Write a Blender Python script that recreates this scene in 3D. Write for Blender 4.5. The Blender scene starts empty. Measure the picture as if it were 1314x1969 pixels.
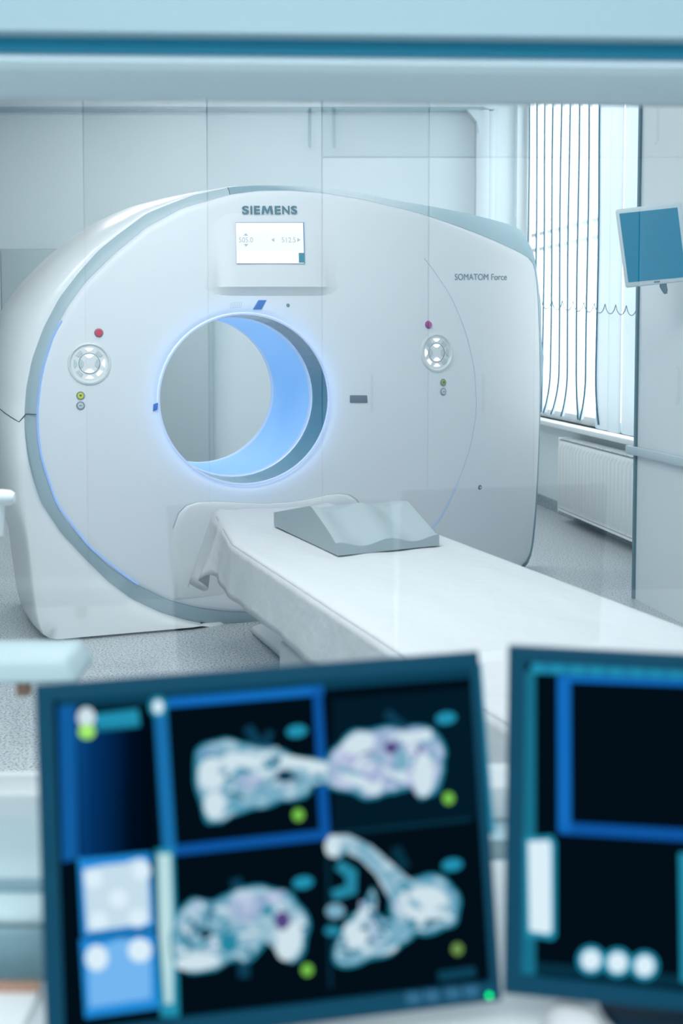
import bpy, math, random
import numpy as np
from mathutils import Vector, Matrix
random.seed(7); rng = np.random.default_rng(7)
SC = bpy.context.scene; COL = SC.collection
R = math.radians

# ------------------------------------------------------------------ camera model (metres, camera at the origin of X/Y)
FPX, CX, CY, PITCH = 2208.0, 657.0, 767.0, R(3.3)
CAM = np.array([0, 0, 1.33])
FW = np.array([0, math.cos(PITCH), -math.sin(PITCH)]); UP = np.array([0, math.sin(PITCH), math.cos(PITCH)]); RX = np.array([1., 0, 0])
def ray(x, y): return FW + RX * ((x - CX) / FPX) + UP * ((CY - y) / FPX)
def at(x, y, Y): r = ray(x, y); return CAM + r * (Y / r[1])                       # measured point at distance Y
def at_z(x, y, z): r = ray(x, y); return CAM + r * ((z - CAM[2]) / r[2])
def at_plane(x, y, o, n): r = ray(x, y); return CAM + r * (np.dot(np.array(o) - CAM, n) / np.dot(r, n))

# ------------------------------------------------------------------ materials
def lin(c):
    return tuple(((v / 255) / 12.92 if v / 255 <= .04045 else ((v / 255 + .055) / 1.055) ** 2.4) for v in c)
MATS = {}
def mat(name, rgb, rough=.5, metal=0., spec=.5, emit=None, es=0., coat=0., bump=None, noise=None):
    m = bpy.data.materials.new(name); m.use_nodes = True; nt = m.node_tree; b = nt.nodes['Principled BSDF']
    c = lin(rgb)
    b.inputs['Base Color'].default_value = (*c, 1); b.inputs['Roughness'].default_value = rough
    b.inputs['Metallic'].default_value = metal; b.inputs['Specular IOR Level'].default_value = spec
    b.inputs['Coat Weight'].default_value = coat
    if emit: b.inputs['Emission Color'].default_value = (*lin(emit), 1); b.inputs['Emission Strength'].default_value = es
    tc = nt.nodes.new('ShaderNodeTexCoord')
    if noise:                                                     # (scale, rgb2, lo, hi, detail)
        n = nt.nodes.new('ShaderNodeTexNoise'); n.inputs['Scale'].default_value = noise[0]; n.inputs['Detail'].default_value = noise[4]
        r = nt.nodes.new('ShaderNodeValToRGB'); r.color_ramp.elements[0].position = noise[2]; r.color_ramp.elements[1].position = noise[3]
        r.color_ramp.elements[0].color = (*lin(noise[1]), 1); r.color_ramp.elements[1].color = (*c, 1)
        nt.links.new(tc.outputs['Object'], n.inputs['Vector']); nt.links.new(n.outputs['Fac'], r.inputs['Fac']); nt.links.new(r.outputs['Color'], b.inputs['Base Color'])
    if bump:                                                      # (scale, strength, distance)
        n = nt.nodes.new('ShaderNodeTexNoise'); n.inputs['Scale'].default_value = bump[0]; n.inputs['Detail'].default_value = 4
        bp = nt.nodes.new('ShaderNodeBump'); bp.inputs['Strength'].default_value = bump[1]; bp.inputs['Distance'].default_value = bump[2]
        nt.links.new(tc.outputs['Object'], n.inputs['Vector']); nt.links.new(n.outputs['Fac'], bp.inputs['Height']); nt.links.new(bp.outputs['Normal'], b.inputs['Normal'])
    MATS[name] = m; return m
def glow(name, rgb, s=1., rgb2=None, scale=30, lo=.35, hi=.65):
    """a lit display colour"""
    m = bpy.data.materials.new(name); m.use_nodes = True; nt = m.node_tree; nt.nodes.clear()
    e = nt.nodes.new('ShaderNodeEmission'); o = nt.nodes.new('ShaderNodeOutputMaterial'); nt.links.new(e.outputs[0], o.inputs[0])
    e.inputs['Color'].default_value = (*lin(rgb), 1); e.inputs['Strength'].default_value = s
    if rgb2:
        tc = nt.nodes.new('ShaderNodeTexCoord'); n = nt.nodes.new('ShaderNodeTexNoise'); n.inputs['Scale'].default_value = scale; n.inputs['Detail'].default_value = 2.5
        n.inputs['Distortion'].default_value = .8
        r = nt.nodes.new('ShaderNodeValToRGB'); r.color_ramp.elements[0].position = lo; r.color_ramp.elements[1].position = hi
        r.color_ramp.elements[0].color = (*lin(rgb2), 1); r.color_ramp.elements[1].color = (*lin(rgb), 1)
        nt.links.new(tc.outputs['Object'], n.inputs['Vector']); nt.links.new(n.outputs['Fac'], r.inputs['Fac']); nt.links.new(r.outputs['Color'], e.inputs['Color'])
    return m
def glow_ramp(name, stops):
    """a lit display gradient across the piece (left to right)"""
    m = bpy.data.materials.new(name); m.use_nodes = True; nt = m.node_tree; nt.nodes.clear()
    e = nt.nodes.new('ShaderNodeEmission'); o = nt.nodes.new('ShaderNodeOutputMaterial'); nt.links.new(e.outputs[0], o.inputs[0])
    tc = nt.nodes.new('ShaderNodeTexCoord'); s = nt.nodes.new('ShaderNodeSeparateXYZ'); r = nt.nodes.new('ShaderNodeValToRGB')
    el = r.color_ramp.elements
    el[0].position = stops[0][0]; el[0].color = (*lin(stops[0][1]), 1); el[1].position = stops[-1][0]; el[1].color = (*lin(stops[-1][1]), 1)
    for p, c in stops[1:-1]: x = el.new(p); x.color = (*lin(c), 1)
    nt.links.new(tc.outputs['Generated'], s.inputs[0]); nt.links.new(s.outputs[0], r.inputs['Fac']); nt.links.new(r.outputs['Color'], e.inputs['Color'])
    return m
M_shell = mat('white_lacquer', (228, 232, 234), .3, coat=.2)
M_face = mat('satin_white_cover', (226, 233, 237), .4)
M_rim = mat('silver_rim', (164, 186, 195), .4)
M_rimtop = mat('blue_grey_rim', (112, 152, 167), .55)
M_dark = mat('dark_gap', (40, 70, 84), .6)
M_liner = mat('blue_lit_liner', (165, 198, 230), .4, emit=(98, 168, 228), es=.46)
M_lip = mat('pale_lit_lip', (215, 228, 245), .3, emit=(170, 200, 250), es=.25)
M_scanring = mat('smoked_scan_window', (76, 146, 170), .15)
M_led = glow('blue_light_ring', (190, 212, 250), .95)
M_ledfaint2 = glow('faint_blue_light_line', (150, 188, 240), .8)
M_ledfaint = glow('pale_blue_light_line', (140, 185, 250), 1.0)
M_strip = glow('blue_strip_light', (96, 168, 255), 14)
def cover_mat():
    m = mat('translucent_white_cover', (238, 242, 244), .4); nt = m.node_tree; b = nt.nodes['Principled BSDF']; o = nt.nodes['Material Output']
    t = nt.nodes.new('ShaderNodeBsdfTranslucent'); x = nt.nodes.new('ShaderNodeMixShader'); t.inputs[0].default_value = (*lin((235, 240, 250)), 1); x.inputs[0].default_value = .12
    nt.links.new(b.outputs[0], x.inputs[1]); nt.links.new(t.outputs[0], x.inputs[2]); nt.links.new(x.outputs[0], o.inputs['Surface']); return m
M_cover = cover_mat()
M_text = mat('teal_print', (0, 100, 124), .5, spec=.2)
M_text2 = mat('grey_teal_print', (70, 120, 140), .5)
M_screen_w = glow('display_white', (246, 250, 253), 1.2)
M_screen_w2 = glow('display_off_white', (234, 242, 247), 1.15)
M_screen_t = glow('display_grey_figures', (168, 192, 206), 1.0)
M_screen_teal = glow('display_teal', (20, 130, 160), 1.0)
M_scr_edge = mat('display_edge', (60, 125, 170), .4)
M_bluewin = mat('blue_laser_window', (20, 110, 200), .15)
M_red = mat('red_button', (205, 30, 80), .3)
M_purple = mat('magenta_button', (165, 45, 140), .3)
M_yel = mat('yellow_button', (205, 215, 45), .35)
M_olive = mat('olive_button', (150, 165, 70), .35)
M_ringgrey = mat('button_ring', (110, 135, 145), .35)
M_greybtn = mat('grey_button', (190, 205, 210), .35)
M_pad = mat('pad_plate', (214, 222, 226), .3)
M_lit = glow('lit_key', (250, 253, 255), 1.15)
M_key = mat('unlit_key', (192, 206, 211), .4)
M_sensor = mat('grey_sensor', (92, 112, 130), .3)
M_wall = mat('wall_paint', (214, 228, 233), .6)
M_wallw = mat('window_wall_paint', (222, 234, 238), .6)
M_ceil = mat('ceiling_paint', (232, 238, 240), .7)
M_floor = mat('speckled_vinyl', (206, 211, 214), .3, noise=(115, (112, 130, 141), .36, .53, 3))
M_cove = mat('speckled_cove', (176, 190, 196), .45, noise=(110, (100, 120, 130), .36, .56, 3))
M_trunk = mat('trunking_white', (206, 220, 226), .5)
M_line = mat('shadow_joint', (140, 172, 184), .7)
M_grey_door = mat('grey_blue_laminate', (172, 190, 196), .5)
M_pale = mat('pale_laminate', (230, 238, 241), .45)
M_white = mat('white_enamel', (232, 238, 240), .35)
M_edge = mat('grey_edge_strip', (92, 128, 142), .45)
M_rail = mat('bumper_rail', (196, 212, 219), .4)
M_sheet = mat('white_paper_sheet', (208, 213, 217), .85, spec=.15, bump=(16, .5, .012))
M_cush = mat('grey_vinyl_cushion', (166, 181, 186), .55)
M_table = mat('table_white', (225, 231, 234), .35)
M_bezel = mat('dark_teal_bezel', (0, 64, 88), .6, spec=.15)
M_bezel2 = mat('dark_teal_casing', (2, 46, 68), .6, spec=.15)
M_desk = mat('white_desk', (216, 226, 230), .45)
M_wood = mat('brown_edge', (176, 140, 120), .6)
M_device = mat('pale_device', (186, 212, 218), .45)
M_device_d = mat('teal_grey_device', (120, 156, 168), .5)
M_lintel = mat('pale_blue_paint', (170, 200, 211), .6)
M_gap_shade = mat('teal_gap_shade', (4, 142, 176), .6)  # shade in the gap under the lintel, put into the strip's colour
M_framehead = mat('blue_grey_frame', (222, 242, 249), .45)
M_frame_w = mat('white_frame', (214, 224, 228), .45)
M_led_green = glow('green_led', (0, 205, 110), 4.8)
M_tv = mat('white_plastic', (214, 228, 234), .4)
M_tvscreen = mat('teal_dark_glass', (2, 140, 178), .4, spec=.25)
M_slat_edge = mat('slat_dark_hem', (10, 96, 124), .7)
def translucent(name, rgb, fac):
    m = bpy.data.materials.new(name); m.use_nodes = True; nt = m.node_tree; nt.nodes.clear()
    d = nt.nodes.new('ShaderNodeBsdfDiffuse'); t = nt.nodes.new('ShaderNodeBsdfTranslucent'); x = nt.nodes.new('ShaderNodeMixShader'); o = nt.nodes.new('ShaderNodeOutputMaterial')
    d.inputs[0].default_value = t.inputs[0].default_value = (*lin(rgb), 1); x.inputs[0].default_value = fac
    nt.links.new(d.outputs[0], x.inputs[1]); nt.links.new(t.outputs[0], x.inputs[2]); nt.links.new(x.outputs[0], o.inputs[0]); return m
M_slat = translucent('blind_fabric', (222, 235, 241), .24)
def glass(name, tint, k):
    m = bpy.data.materials.new(name); m.use_nodes = True; nt = m.node_tree; nt.nodes.clear()
    t = nt.nodes.new('ShaderNodeBsdfTransparent'); g = nt.nodes.new('ShaderNodeBsdfGlossy'); f = nt.nodes.new('ShaderNodeFresnel'); mu = nt.nodes.new('ShaderNodeMath')
    x = nt.nodes.new('ShaderNodeMixShader'); o = nt.nodes.new('ShaderNodeOutputMaterial')
    t.inputs[0].default_value = (*tint, 1); g.inputs['Roughness'].default_value = 0; g.inputs['Color'].default_value = (.95, 1, 1, 1)
    f.inputs['IOR'].default_value = 1.5; mu.operation = 'MULTIPLY'; mu.inputs[1].default_value = k; mu.use_clamp = True
    nt.links.new(f.outputs[0], mu.inputs[0]); nt.links.new(mu.outputs[0], x.inputs[0]); nt.links.new(t.outputs[0], x.inputs[1]); nt.links.new(g.outputs[0], x.inputs[2]); nt.links.new(x.outputs[0], o.inputs[0]); return m
M_glass = glass('lead_glass', (.97, .99, 1.0), 2.0)
M_winglass = glass('window_glass', (.98, 1, 1), 1.6)

# ------------------------------------------------------------------ object helpers
OFF = {}
def thing(name, loc, label, cat, group=None):
    o = bpy.data.objects.new(name, None); COL.objects.link(o); o.location = [float(v) for v in loc]; o.empty_display_size = .1
    o['label'] = label; o['category'] = cat
    if group: o['group'] = group
    OFF[o.name] = np.array(loc, float); return o
def tag(o, label, cat, group=None, kind=None):
    o['label'] = label; o['category'] = cat
    if group: o['group'] = group
    if kind: o['kind'] = kind
    return o
class MB:
    """collects shapes in world metres, links them as ONE mesh object"""
    def __init__(s): s.v = []; s.f = []; s.m = []
    def add(s, v, f, mi=0):
        n = len(s.v); s.v += [tuple(float(c) for c in p) for p in v]; s.f += [tuple(i + n for i in q) for q in f]; s.m += [mi] * len(f); return s
    def box(s, lo, hi, mi=0, fr=None):
        v = [(x, y, z) for x in (lo[0], hi[0]) for y in (lo[1], hi[1]) for z in (lo[2], hi[2])]
        if fr: v = [fr(*p) for p in v]
        return s.add(v, [(0, 1, 3, 2), (4, 6, 7, 5), (0, 4, 5, 1), (2, 3, 7, 6), (0, 2, 6, 4), (1, 5, 7, 3)], mi)
    def tube(s, pts, r, n=8, closed=False, mi=0, caps=True):
        pts = [np.array(p, float) for p in pts]; L = len(pts); vs = []; up = None
        for i in range(L):
            a = pts[(i - 1) % L] if closed or i > 0 else pts[i]; b = pts[(i + 1) % L] if closed or i < L - 1 else pts[i]
            t = b - a; t = t / (np.linalg.norm(t) + 1e-12)
            if up is None: up = np.array([0, 0, 1.]) if abs(t[2]) < .9 else np.array([1., 0, 0])
            e = np.cross(t, up); e /= np.linalg.norm(e) + 1e-12; g = np.cross(e, t); up = g
            rr = r[i] if hasattr(r, '__len__') else r
            vs += [pts[i] + rr * (math.cos(2 * math.pi * k / n) * e + math.sin(2 * math.pi * k / n) * g) for k in range(n)]
        fs = []
        for i in range(L if closed else L - 1):
            j = (i + 1) % L
            fs += [(i * n + k, i * n + (k + 1) % n, j * n + (k + 1) % n, j * n + k) for k in range(n)]
        if not closed and caps: fs += [tuple(range(n))[::-1], tuple(range((L - 1) * n, L * n))]
        return s.add(vs, fs, mi)
    def loft(s, loops, closed=True, cap0=False, cap1=False, mi=0):
        n = len(loops[0]); v = [p for l in loops for p in l]; f = []
        for i in range(len(loops) - 1):
            for k in range(n if closed else n - 1): f.append((i * n + k, i * n + (k + 1) % n, (i + 1) * n + (k + 1) % n, (i + 1) * n + k))
        if cap0: f.append(tuple(range(n))[::-1])
        if cap1: f.append(tuple(range((len(loops) - 1) * n, len(loops) * n)))
        return s.add(v, f, mi)
    def prism(s, poly, d, mi=0):
        """poly: 3-D outline, extruded by vector d"""
        n = len(poly); d = np.array(d, float); v = [np.array(p, float) for p in poly]; v = v + [p + d for p in v]
        return s.add(v, [tuple(range(n))[::-1], tuple(range(n, 2 * n))] + [(k, (k + 1) % n, n + (k + 1) % n, n + k) for k in range(n)], mi)
    def build(s, name, m, parent=None, bevel=0, smooth=True, angle=35, seg=2, normals=True):
        off = OFF[parent.name] if parent is not None else np.zeros(3)
        me = bpy.data.meshes.new(name); me.from_pydata([tuple(np.array(p) - off) for p in s.v], [], s.f)
        for q in (m if isinstance(m, (list, tuple)) else [m]): me.materials.append(q)
        me.polygons.foreach_set('material_index', s.m); me.update()
        if normals:
            import bmesh
            b = bmesh.new(); b.from_mesh(me); bmesh.ops.remove_doubles(b, verts=b.verts, dist=1e-6); bmesh.ops.recalc_face_normals(b, faces=b.faces); b.to_mesh(me); b.free()
        o = bpy.data.objects.new(name, me); COL.objects.link(o)
        if parent is not None: o.parent = parent; OFF[o.name] = off
        else: OFF[o.name] = np.zeros(3)
        if bevel:
            bv = o.modifiers.new('b', 'BEVEL'); bv.width = bevel; bv.segments = seg; bv.limit_method = 'ANGLE'; bv.angle_limit = R(40)
        if smooth:
            me.polygons.foreach_set('use_smooth', [True] * len(me.polygons))
            with_angle = o.modifiers.new('s', 'EDGE_SPLIT') if not bevel else None
            if with_angle: with_angle.split_angle = R(angle)
        return o
def struct(mb, name, m, parent=None, bevel=0):
    o = mb.build(name, m, parent, bevel=bevel, smooth=bool(bevel))
    if parent is None: o['kind'] = 'structure'
    return o
def text_mesh(body, bold=0.):
    cu = bpy.data.curves.new('t', 'FONT'); cu.body = body; cu.size = 1; cu.offset = bold; cu.extrude = .004; cu.align_x = 'LEFT'
    ob = bpy.data.objects.new('t', cu); COL.objects.link(ob); dg = bpy.context.evaluated_depsgraph_get()
    me = bpy.data.meshes.new_from_object(ob.evaluated_get(dg)); v = np.array([tuple(p.co) for p in me.vertices]); f = [tuple(p.vertices) for p in me.polygons]
    bpy.data.objects.remove(ob); bpy.data.curves.remove(cu); bpy.data.meshes.remove(me)
    lo, hi = v.min(0), v.max(0); v[:, 0] = (v[:, 0] - lo[0]) / (hi[0] - lo[0]); v[:, 1] = (v[:, 1] - lo[1]) / (hi[1] - lo[1]); return v, f

# ================================================================== the scan room shell
YG = 1.66; TIL = R(2.4)                                            # the observation window's plane, slightly skewed to the view
gn_ = np.array([math.sin(TIL), -math.cos(TIL), 0]); ge = np.array([math.cos(TIL), math.sin(TIL), 0]); g0 = np.array([0, YG, 0])
def P_(s, n, z):                                                   # partition frame: s along, n away from the scan room (to the viewer)
    p = g0 + ge * s + gn_ * n; return (p[0], p[1], z)
def mirror(p): p = np.array(p, float); return p - 2 * np.dot(p - g0, gn_) * gn_
CEIL = 3.42
WL = lambda d: 3.036 - .17 * d                                     # lateral position of the window wall at distance d
wd = np.array([-.17, 1, 0]); wd /= np.linalg.norm(wd); wn = np.array([-wd[1], wd[0], 0])   # along the window wall; into the room
w0 = np.array([WL(9.5), 9.5, 0])
def W_(s, n, z): p = w0 - wd * s + wn * n; return (p[0], p[1], z)  # s: metres from the far corner towards the viewer, n: into the room
YB = 9.5
struct(MB().prism([(-4.2, YG - .05, -.1), (WL(YG) + .2, YG - .05, -.1), (WL(YB + .2) + .2, YB + .2, -.1), (-4.2, YB + .2, -.1)], (0, 0, .1)), 'floor', M_floor)
struct(MB().box((-4.2, 1.5, CEIL), (1.46, YB + .2, CEIL + .1)).add([(1.46, 1.5, CEIL), (2.95, 1.5, CEIL), (1.46, YB + .2, CEIL), (1.46, 1.5, CEIL + .1), (2.95, 1.5, CEIL + .1), (1.46, YB + .2, CEIL + .1)], [(0, 2, 1), (3, 4, 5), (1, 2, 5, 4), (0, 1, 4, 3)]), 'ceiling', M_ceil)
struct(MB().box((-4.2, YB, 0), (1.46, YB + .2, CEIL)), 'wall_back', M_wall)
struct(MB().box((-3.8, 1.4, 0), (-3.6, YB, CEIL)), 'wall_left', mat('dark_shading_wall', (84, 100, 106), .6))  # unseen side wall, coloured dark to dim the scanner's left shell
# window wall with its opening
S0, S1, Z0, Z1 = .06, 3.6, .68, 3.30
m = MB()
for a_, b_, c_, d_ in ((-.2, S0, 0, CEIL), (S1, 8.2, 0, CEIL), (S0, S1, 0, Z0), (S0, S1, Z1, CEIL)): m.box((a_, -.14, c_), (b_, 0, d_), 0, W_)
struct(m, 'wall_right', M_wallw)
struct(MB().box((S0 - .05, -.13, Z0 - .035), (S1, .10, Z0), 0, W_), 'trim_1', M_white, bevel=.006)                 # window sill
struct(MB().box((0, 0, 0), (3.4, .012, .085), 0, W_), 'baseboard_right', M_cove)
struct(MB().box((-4, YB - .012, 0), (1.4, YB, .085)), 'baseboard_back', M_cove)
# window frame, mullions, glass
m = MB(); zc = 1.9
for s in (S0 + .03, S1 - .03): m.box((s - .03, -.12, Z0), (s + .03, -.07, Z1), 0, W_)
for z in (Z0 + .04, 1.99, 2.11, Z1 - .03): m.box((S0, -.12, z - .013), (S1, -.08, z + .013), 0, W_)
m.box((S0, -.125, Z0 - .01), (S1, -.06, Z0 + .06), 0, W_)
win = struct(m, 'window_1', M_white)
m = MB().add([W_(S0, -.095, Z0), W_(S1, -.095, Z0), W_(S1, -.095, Z1), W_(S0, -.095, Z1)], [(0, 1, 2, 3)]); struct(m, 'pane', M_winglass, win)
# ceiling trunking along the back wall, with the brace and the drop at its right end
def bk(x, y, n=0): return at(x, y, YB - n)
zt = bk(400, 190)[2]; zb = bk(400, 213)[2]; xr = bk(951, 200)[0]; xl2 = bk(913, 300)[0]
struct(MB().box((-4, YB - .16, zb), (xr, YB, zt)), 'trim_2', M_trunk, bevel=.006)
struct(MB().box((-4, YB - .162, zb - .012), (xr - .1, YB - .0, zb)), 'trim_3', M_line)
struct(MB().box((xl2, YB - .12, 0), (bk(937, 300)[0], YB, zb - .012)).box((bk(937, 300)[0], YB - .07, 0), (xr, YB, zb - .012)), 'trim_4', M_trunk, bevel=.004)
a_ = bk(895, 213); b_ = bk(913, 238)
struct(MB().prism([(a_[0], YB - .13, zb - .012), (xl2 + .02, YB - .13, zb - .012), (xl2 + .02, YB - .13, b_[2] - .1), (xl2, YB - .13, b_[2])], (0, .1, 0)), 'trim_5', M_trunk)
m = MB()
for x0, x1 in ((60, 355), (440, 600), (735, 951)): p, q = bk(x0, 190, .165), bk(x1, 190, .165); m.box((p[0], YB - .166, zt - .006), (q[0], YB - .16, zt + .002))
struct(m, 'trim_6', M_line)

# tall grey cupboard behind the scanner (its edge shows through the bore)
cr = at(403, 700, 9.2)[0]
cz = at(40, 478, 9.2)[2]
t = thing('storage_cupboard', (cr - 1.2, 9.35, 0), 'tall grey blue cupboard against the back wall, seen left of and through the scanner ring', 'cupboard')
MB().box((-3.55, 9.22, 0), (cr, YB - .02, cz)).build('carcass', M_grey_door, t, smooth=False)
m = MB(); n_ = 3; W3 = (cr + 3.55) / n_
for k in range(n_): MB().box((-3.55 + k * W3 + .004, 9.20, .08), (-3.55 + (k + 1) * W3 - .004, 9.219, cz - .01)).build('door', M_grey_door, t, bevel=.003)

# ================================================================== CT scanner
TH = R(20.7); ga = np.array([-math.sin(TH), math.cos(TH), 0]); gw = np.array([math.cos(TH), math.sin(TH), 0])
GO = at(470, 767, 5.1); ZC = GO[2]
def G(u, z, t): p = GO + gw * u + ga * t; return np.array([p[0], p[1], z])
def Tface(u, z):                                                   # gently domed front
    r2 = u * u + (z - ZC) ** 2
    return .085 * r2 + (.22 * max(0, u - 1.0) ** 1.5 if u > 1.0 else 0)
def onT(x, y, T):
    t = 0
    for _ in range(14):
        r = ray(x, y); k = (t - np.dot(CAM - GO, ga)) / np.dot(r, ga); P = CAM + r * k; u = np.dot(P - GO, gw); t = T(u, P[2])
    return u, P[2], t
def face(x, y, out=0.): u, z, t = onT(x, y, Tface); return G(u, z, t - out)
def fbasis(x, y):
    u, z, t = onT(x, y, Tface); e = .01
    eu = G(u + e, z, Tface(u + e, z)) - G(u, z, t); ez = G(u, z + e, Tface(u, z + e)) - G(u, z, t)
    eu /= np.linalg.norm(eu); n = np.cross(eu, ez); n /= np.linalg.norm(n); ez = np.cross(n, eu); return G(u, z, t), eu, ez, n
NA = 288
ANG = np.linspace(0, 2 * math.pi, NA, endpoint=False)
def smooth_loop(v, k):
    for _ in range(k): v = (np.roll(v, 1) + 2 * v + np.roll(v, -1)) / 4
    return v
def polar(uz, k=2):
    uz = np.array(uz); th = np.arctan2(uz[:, 1] - ZC, uz[:, 0]); rr = np.hypot(uz[:, 0], uz[:, 1] - ZC); i = np.argsort(th); th, rr = th[i], rr[i]
    # interpolate straight chords between successive points, densely
    d = []
    P = np.stack([rr * np.cos(th), rr * np.sin(th)], 1); n = len(P)
    for j in range(n):
        a, b = P[j], P[(j + 1) % n]
        for s in np.linspace(0, 1, 30, endpoint=False): d.append(a + (b - a) * s)
    d = np.array(d); tt = np.arctan2(d[:, 1], d[:, 0]); rd = np.hypot(d[:, 0], d[:, 1]); i = np.argsort(tt)
    r = np.interp(ANG, tt[i], rd[i], period=2 * math.pi); return smooth_loop(r, k)
def pxloop(px, T, k=2): return polar([onT(x, y, T)[:2] for x, y in px], k)
def loopG(r, T, tf=None):
    out = []
    for th, q in zip(ANG, r):
        u, z = q * math.cos(th), ZC + q * math.sin(th); out.append(G(u, z, T(u, z)))
    return out
A_px = [(445, 373), (352, 399), (281, 437), (241, 471), (221, 487), (164, 543), (130, 590), (103, 640), (86, 690), (76, 735), (70, 795), (72, 840), (78, 880), (90, 920), (107, 968), (126, 1000), (170, 1053), (211, 1090),
        (256, 1121), (324, 1155), (384, 1170), (440, 1177), (503, 1178), (560, 1176), (700, 1160), (850, 1135), (960, 1108), (1005, 1092), (1018, 1078), (1024, 1060), (1032, 980), (1038, 870), (1041, 760), (1040, 650), (1036, 560), (1030, 506), (1022, 496),
        (1000, 484), (950, 461), (900, 441), (850, 423), (800, 407), (700, 383), (620, 370), (560, 365.5), (500, 366)]
Ar = pxloop(A_px, Tface, 1)
BORE_px = [(470 + 162.5 * math.cos(k * math.pi / 24), 767.5 - 162.5 * math.sin(k * math.pi / 24)) for k in range(48)]
Br = pxloop(BORE_px, Tface, 2)
def TB(u, z):
    s = min(1, max(0, (u - .05) / 1.1)); s = s * s * (3 - 2 * s); top = min(1, max(0, (z - 1.2) / .35))
    return Tface(u, z) + .035 + .30 * s * top + (.06 * max(0, u - 1.1) / .3)
B_px = [(444, 359.5), (372, 375), (330, 391), (281, 411), (226, 452), (190, 481), (150, 526), (114, 573), (84, 630), (62, 690), (51, 745), (47, 795), (49, 840), (55, 883), (64, 920), (80, 968), (120, 1028), (170, 1081), (210, 1120), (256, 1153), (310, 1178), (362, 1193), (420, 1204), (469, 1207),
        (540, 1205), (700, 1190), (850, 1163), (1000, 1105), (1016, 1080), (1024, 1040), (1032, 900), (1035, 760), (1034, 650), (1028, 560), (1019, 500), (1014, 470), (1009, 447), (1000, 438), (960, 426), (900, 411), (800, 392), (700, 373), (620, 361), (568, 357.5), (500, 356.5)]
Bl = pxloop(B_px, TB, 1)
# base front and body outlines in the scanner's own metres (u, z), at growing depth
def TB2(u, z): return .075 + .02 * abs(u) + (.30 * max(0, u - .6) if u > .6 else 0)
def body(left, foot, top, right, tt): pass
scan = thing('ct_scanner', G(0, 0, .5) * np.array([1, 1, 0]), 'large white ring shaped scanner with blue lit round opening', 'medical scanner')
def face_loop(r, out=0.): return loopG(r, lambda u, z: Tface(u, z) - out)
# front cover: from the bore lip out to the rim
loops = []
for s in np.concatenate([[0, .01, .025, .05], np.linspace(.09, .97, 22), [.985, 1.0]]):
    r = Br + .012 + (Ar - Br - .012) * s
    edge = .012 * (1 - min(1, s / .05)) ** 2 + (.012 if s > .99 else (.004 if s > .98 else 0))
    loops.append(loopG(r, lambda u, z: Tface(u, z) + edge))
MB().loft(loops).build('front_cover', M_cover, scan, angle=50)
# rim band: silver on the left and below, blue grey over the top right
inner = loopG(Ar, lambda u, z: Tface(u, z) + .010); mid = loopG(Ar * .5 + Bl * .5, lambda u, z: (Tface(u, z) + TB(u, z)) / 2 - .004); outer = loopG(Bl, TB)
deg = np.degrees(ANG)
top_i = [k for k in range(NA) if -40 < ((deg[k] + 180) % 360 - 180) < 91.5]
top_i.sort(key=lambda k: (deg[k] + 180) % 360)
rest = [k for k in range(NA) if k not in top_i]; rest.sort(key=lambda k: (deg[k] - 91) % 360)
top_c = [rest[-1]] + top_i + [rest[0]]
def band(idx): return MB().loft([[l[k] for k in idx] for l in (inner, mid, outer)], closed=False)
band(rest).build('rim_band', M_rim, scan, angle=60)
band(top_c).build('top_rim', M_rimtop, scan, angle=60)
k91 = rest[0]
MB().tube([inner[k91] - gn_ * 0, mid[k91], outer[k91]], .0018, 6).build('rim_joint', M_dark, scan)
# body shell: rim -> base front -> widest section -> back
bf_px = [(444, 358), (372, 373), (330, 388), (281, 407), (226, 445), (186, 478), (143, 524), (106, 573), (76, 630), (55, 690), (46, 745), (42, 795), (43, 840), (45, 890), (48, 950), (53, 1010), (60, 1070), (68, 1140), (78, 1206), (86, 1226), (97, 1238.5), (110, 1240),
         (200, 1233), (300, 1225), (400, 1217), (470, 1211), (560, 1204)]
def floor_uz(x, y): p = at_z(x, y, 0); d = p - GO; return np.dot(d, gw), np.dot(d, ga)
TBF = lambda u, z: .055 + .02 * abs(u)
uzl = [onT(x, y, TBF)[:2] for x, y in bf_px]
uzl = [(u, max(z, .012)) for u, z in uzl]
BFr_left = polar(uzl + [(.9, .012), (1.2, .02), (1.38, .12), (1.44, .3), (1.45, 1.0), (1.43, 1.6), (1.36, 1.72)], 1)
lerp_ = lambda a, b, s: a * (1 - s) + b * s
isleft = np.array([1 if (math.cos(t_) < .02) else 0 for t_ in ANG])
lowright = np.array([(t_ > 1.45 * math.pi) for t_ in ANG])
upl = np.array([1. if q < 180 else max(0., 1 - (q - 180) / 14.) for q in deg])
wt_ = np.clip((deg - 258) / 13, 0, 1)
BFr_left = np.where(isleft == 1, np.maximum(lerp_(BFr_left, Bl * 1.003, upl), Bl * 1.003), BFr_left)
r1 = np.where(isleft == 1, BFr_left, lerp_(np.minimum(BFr_left, Bl * 1.2), Bl, np.where(lowright, np.clip((deg - 278) / 14, 0, 1), 1)))
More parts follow.
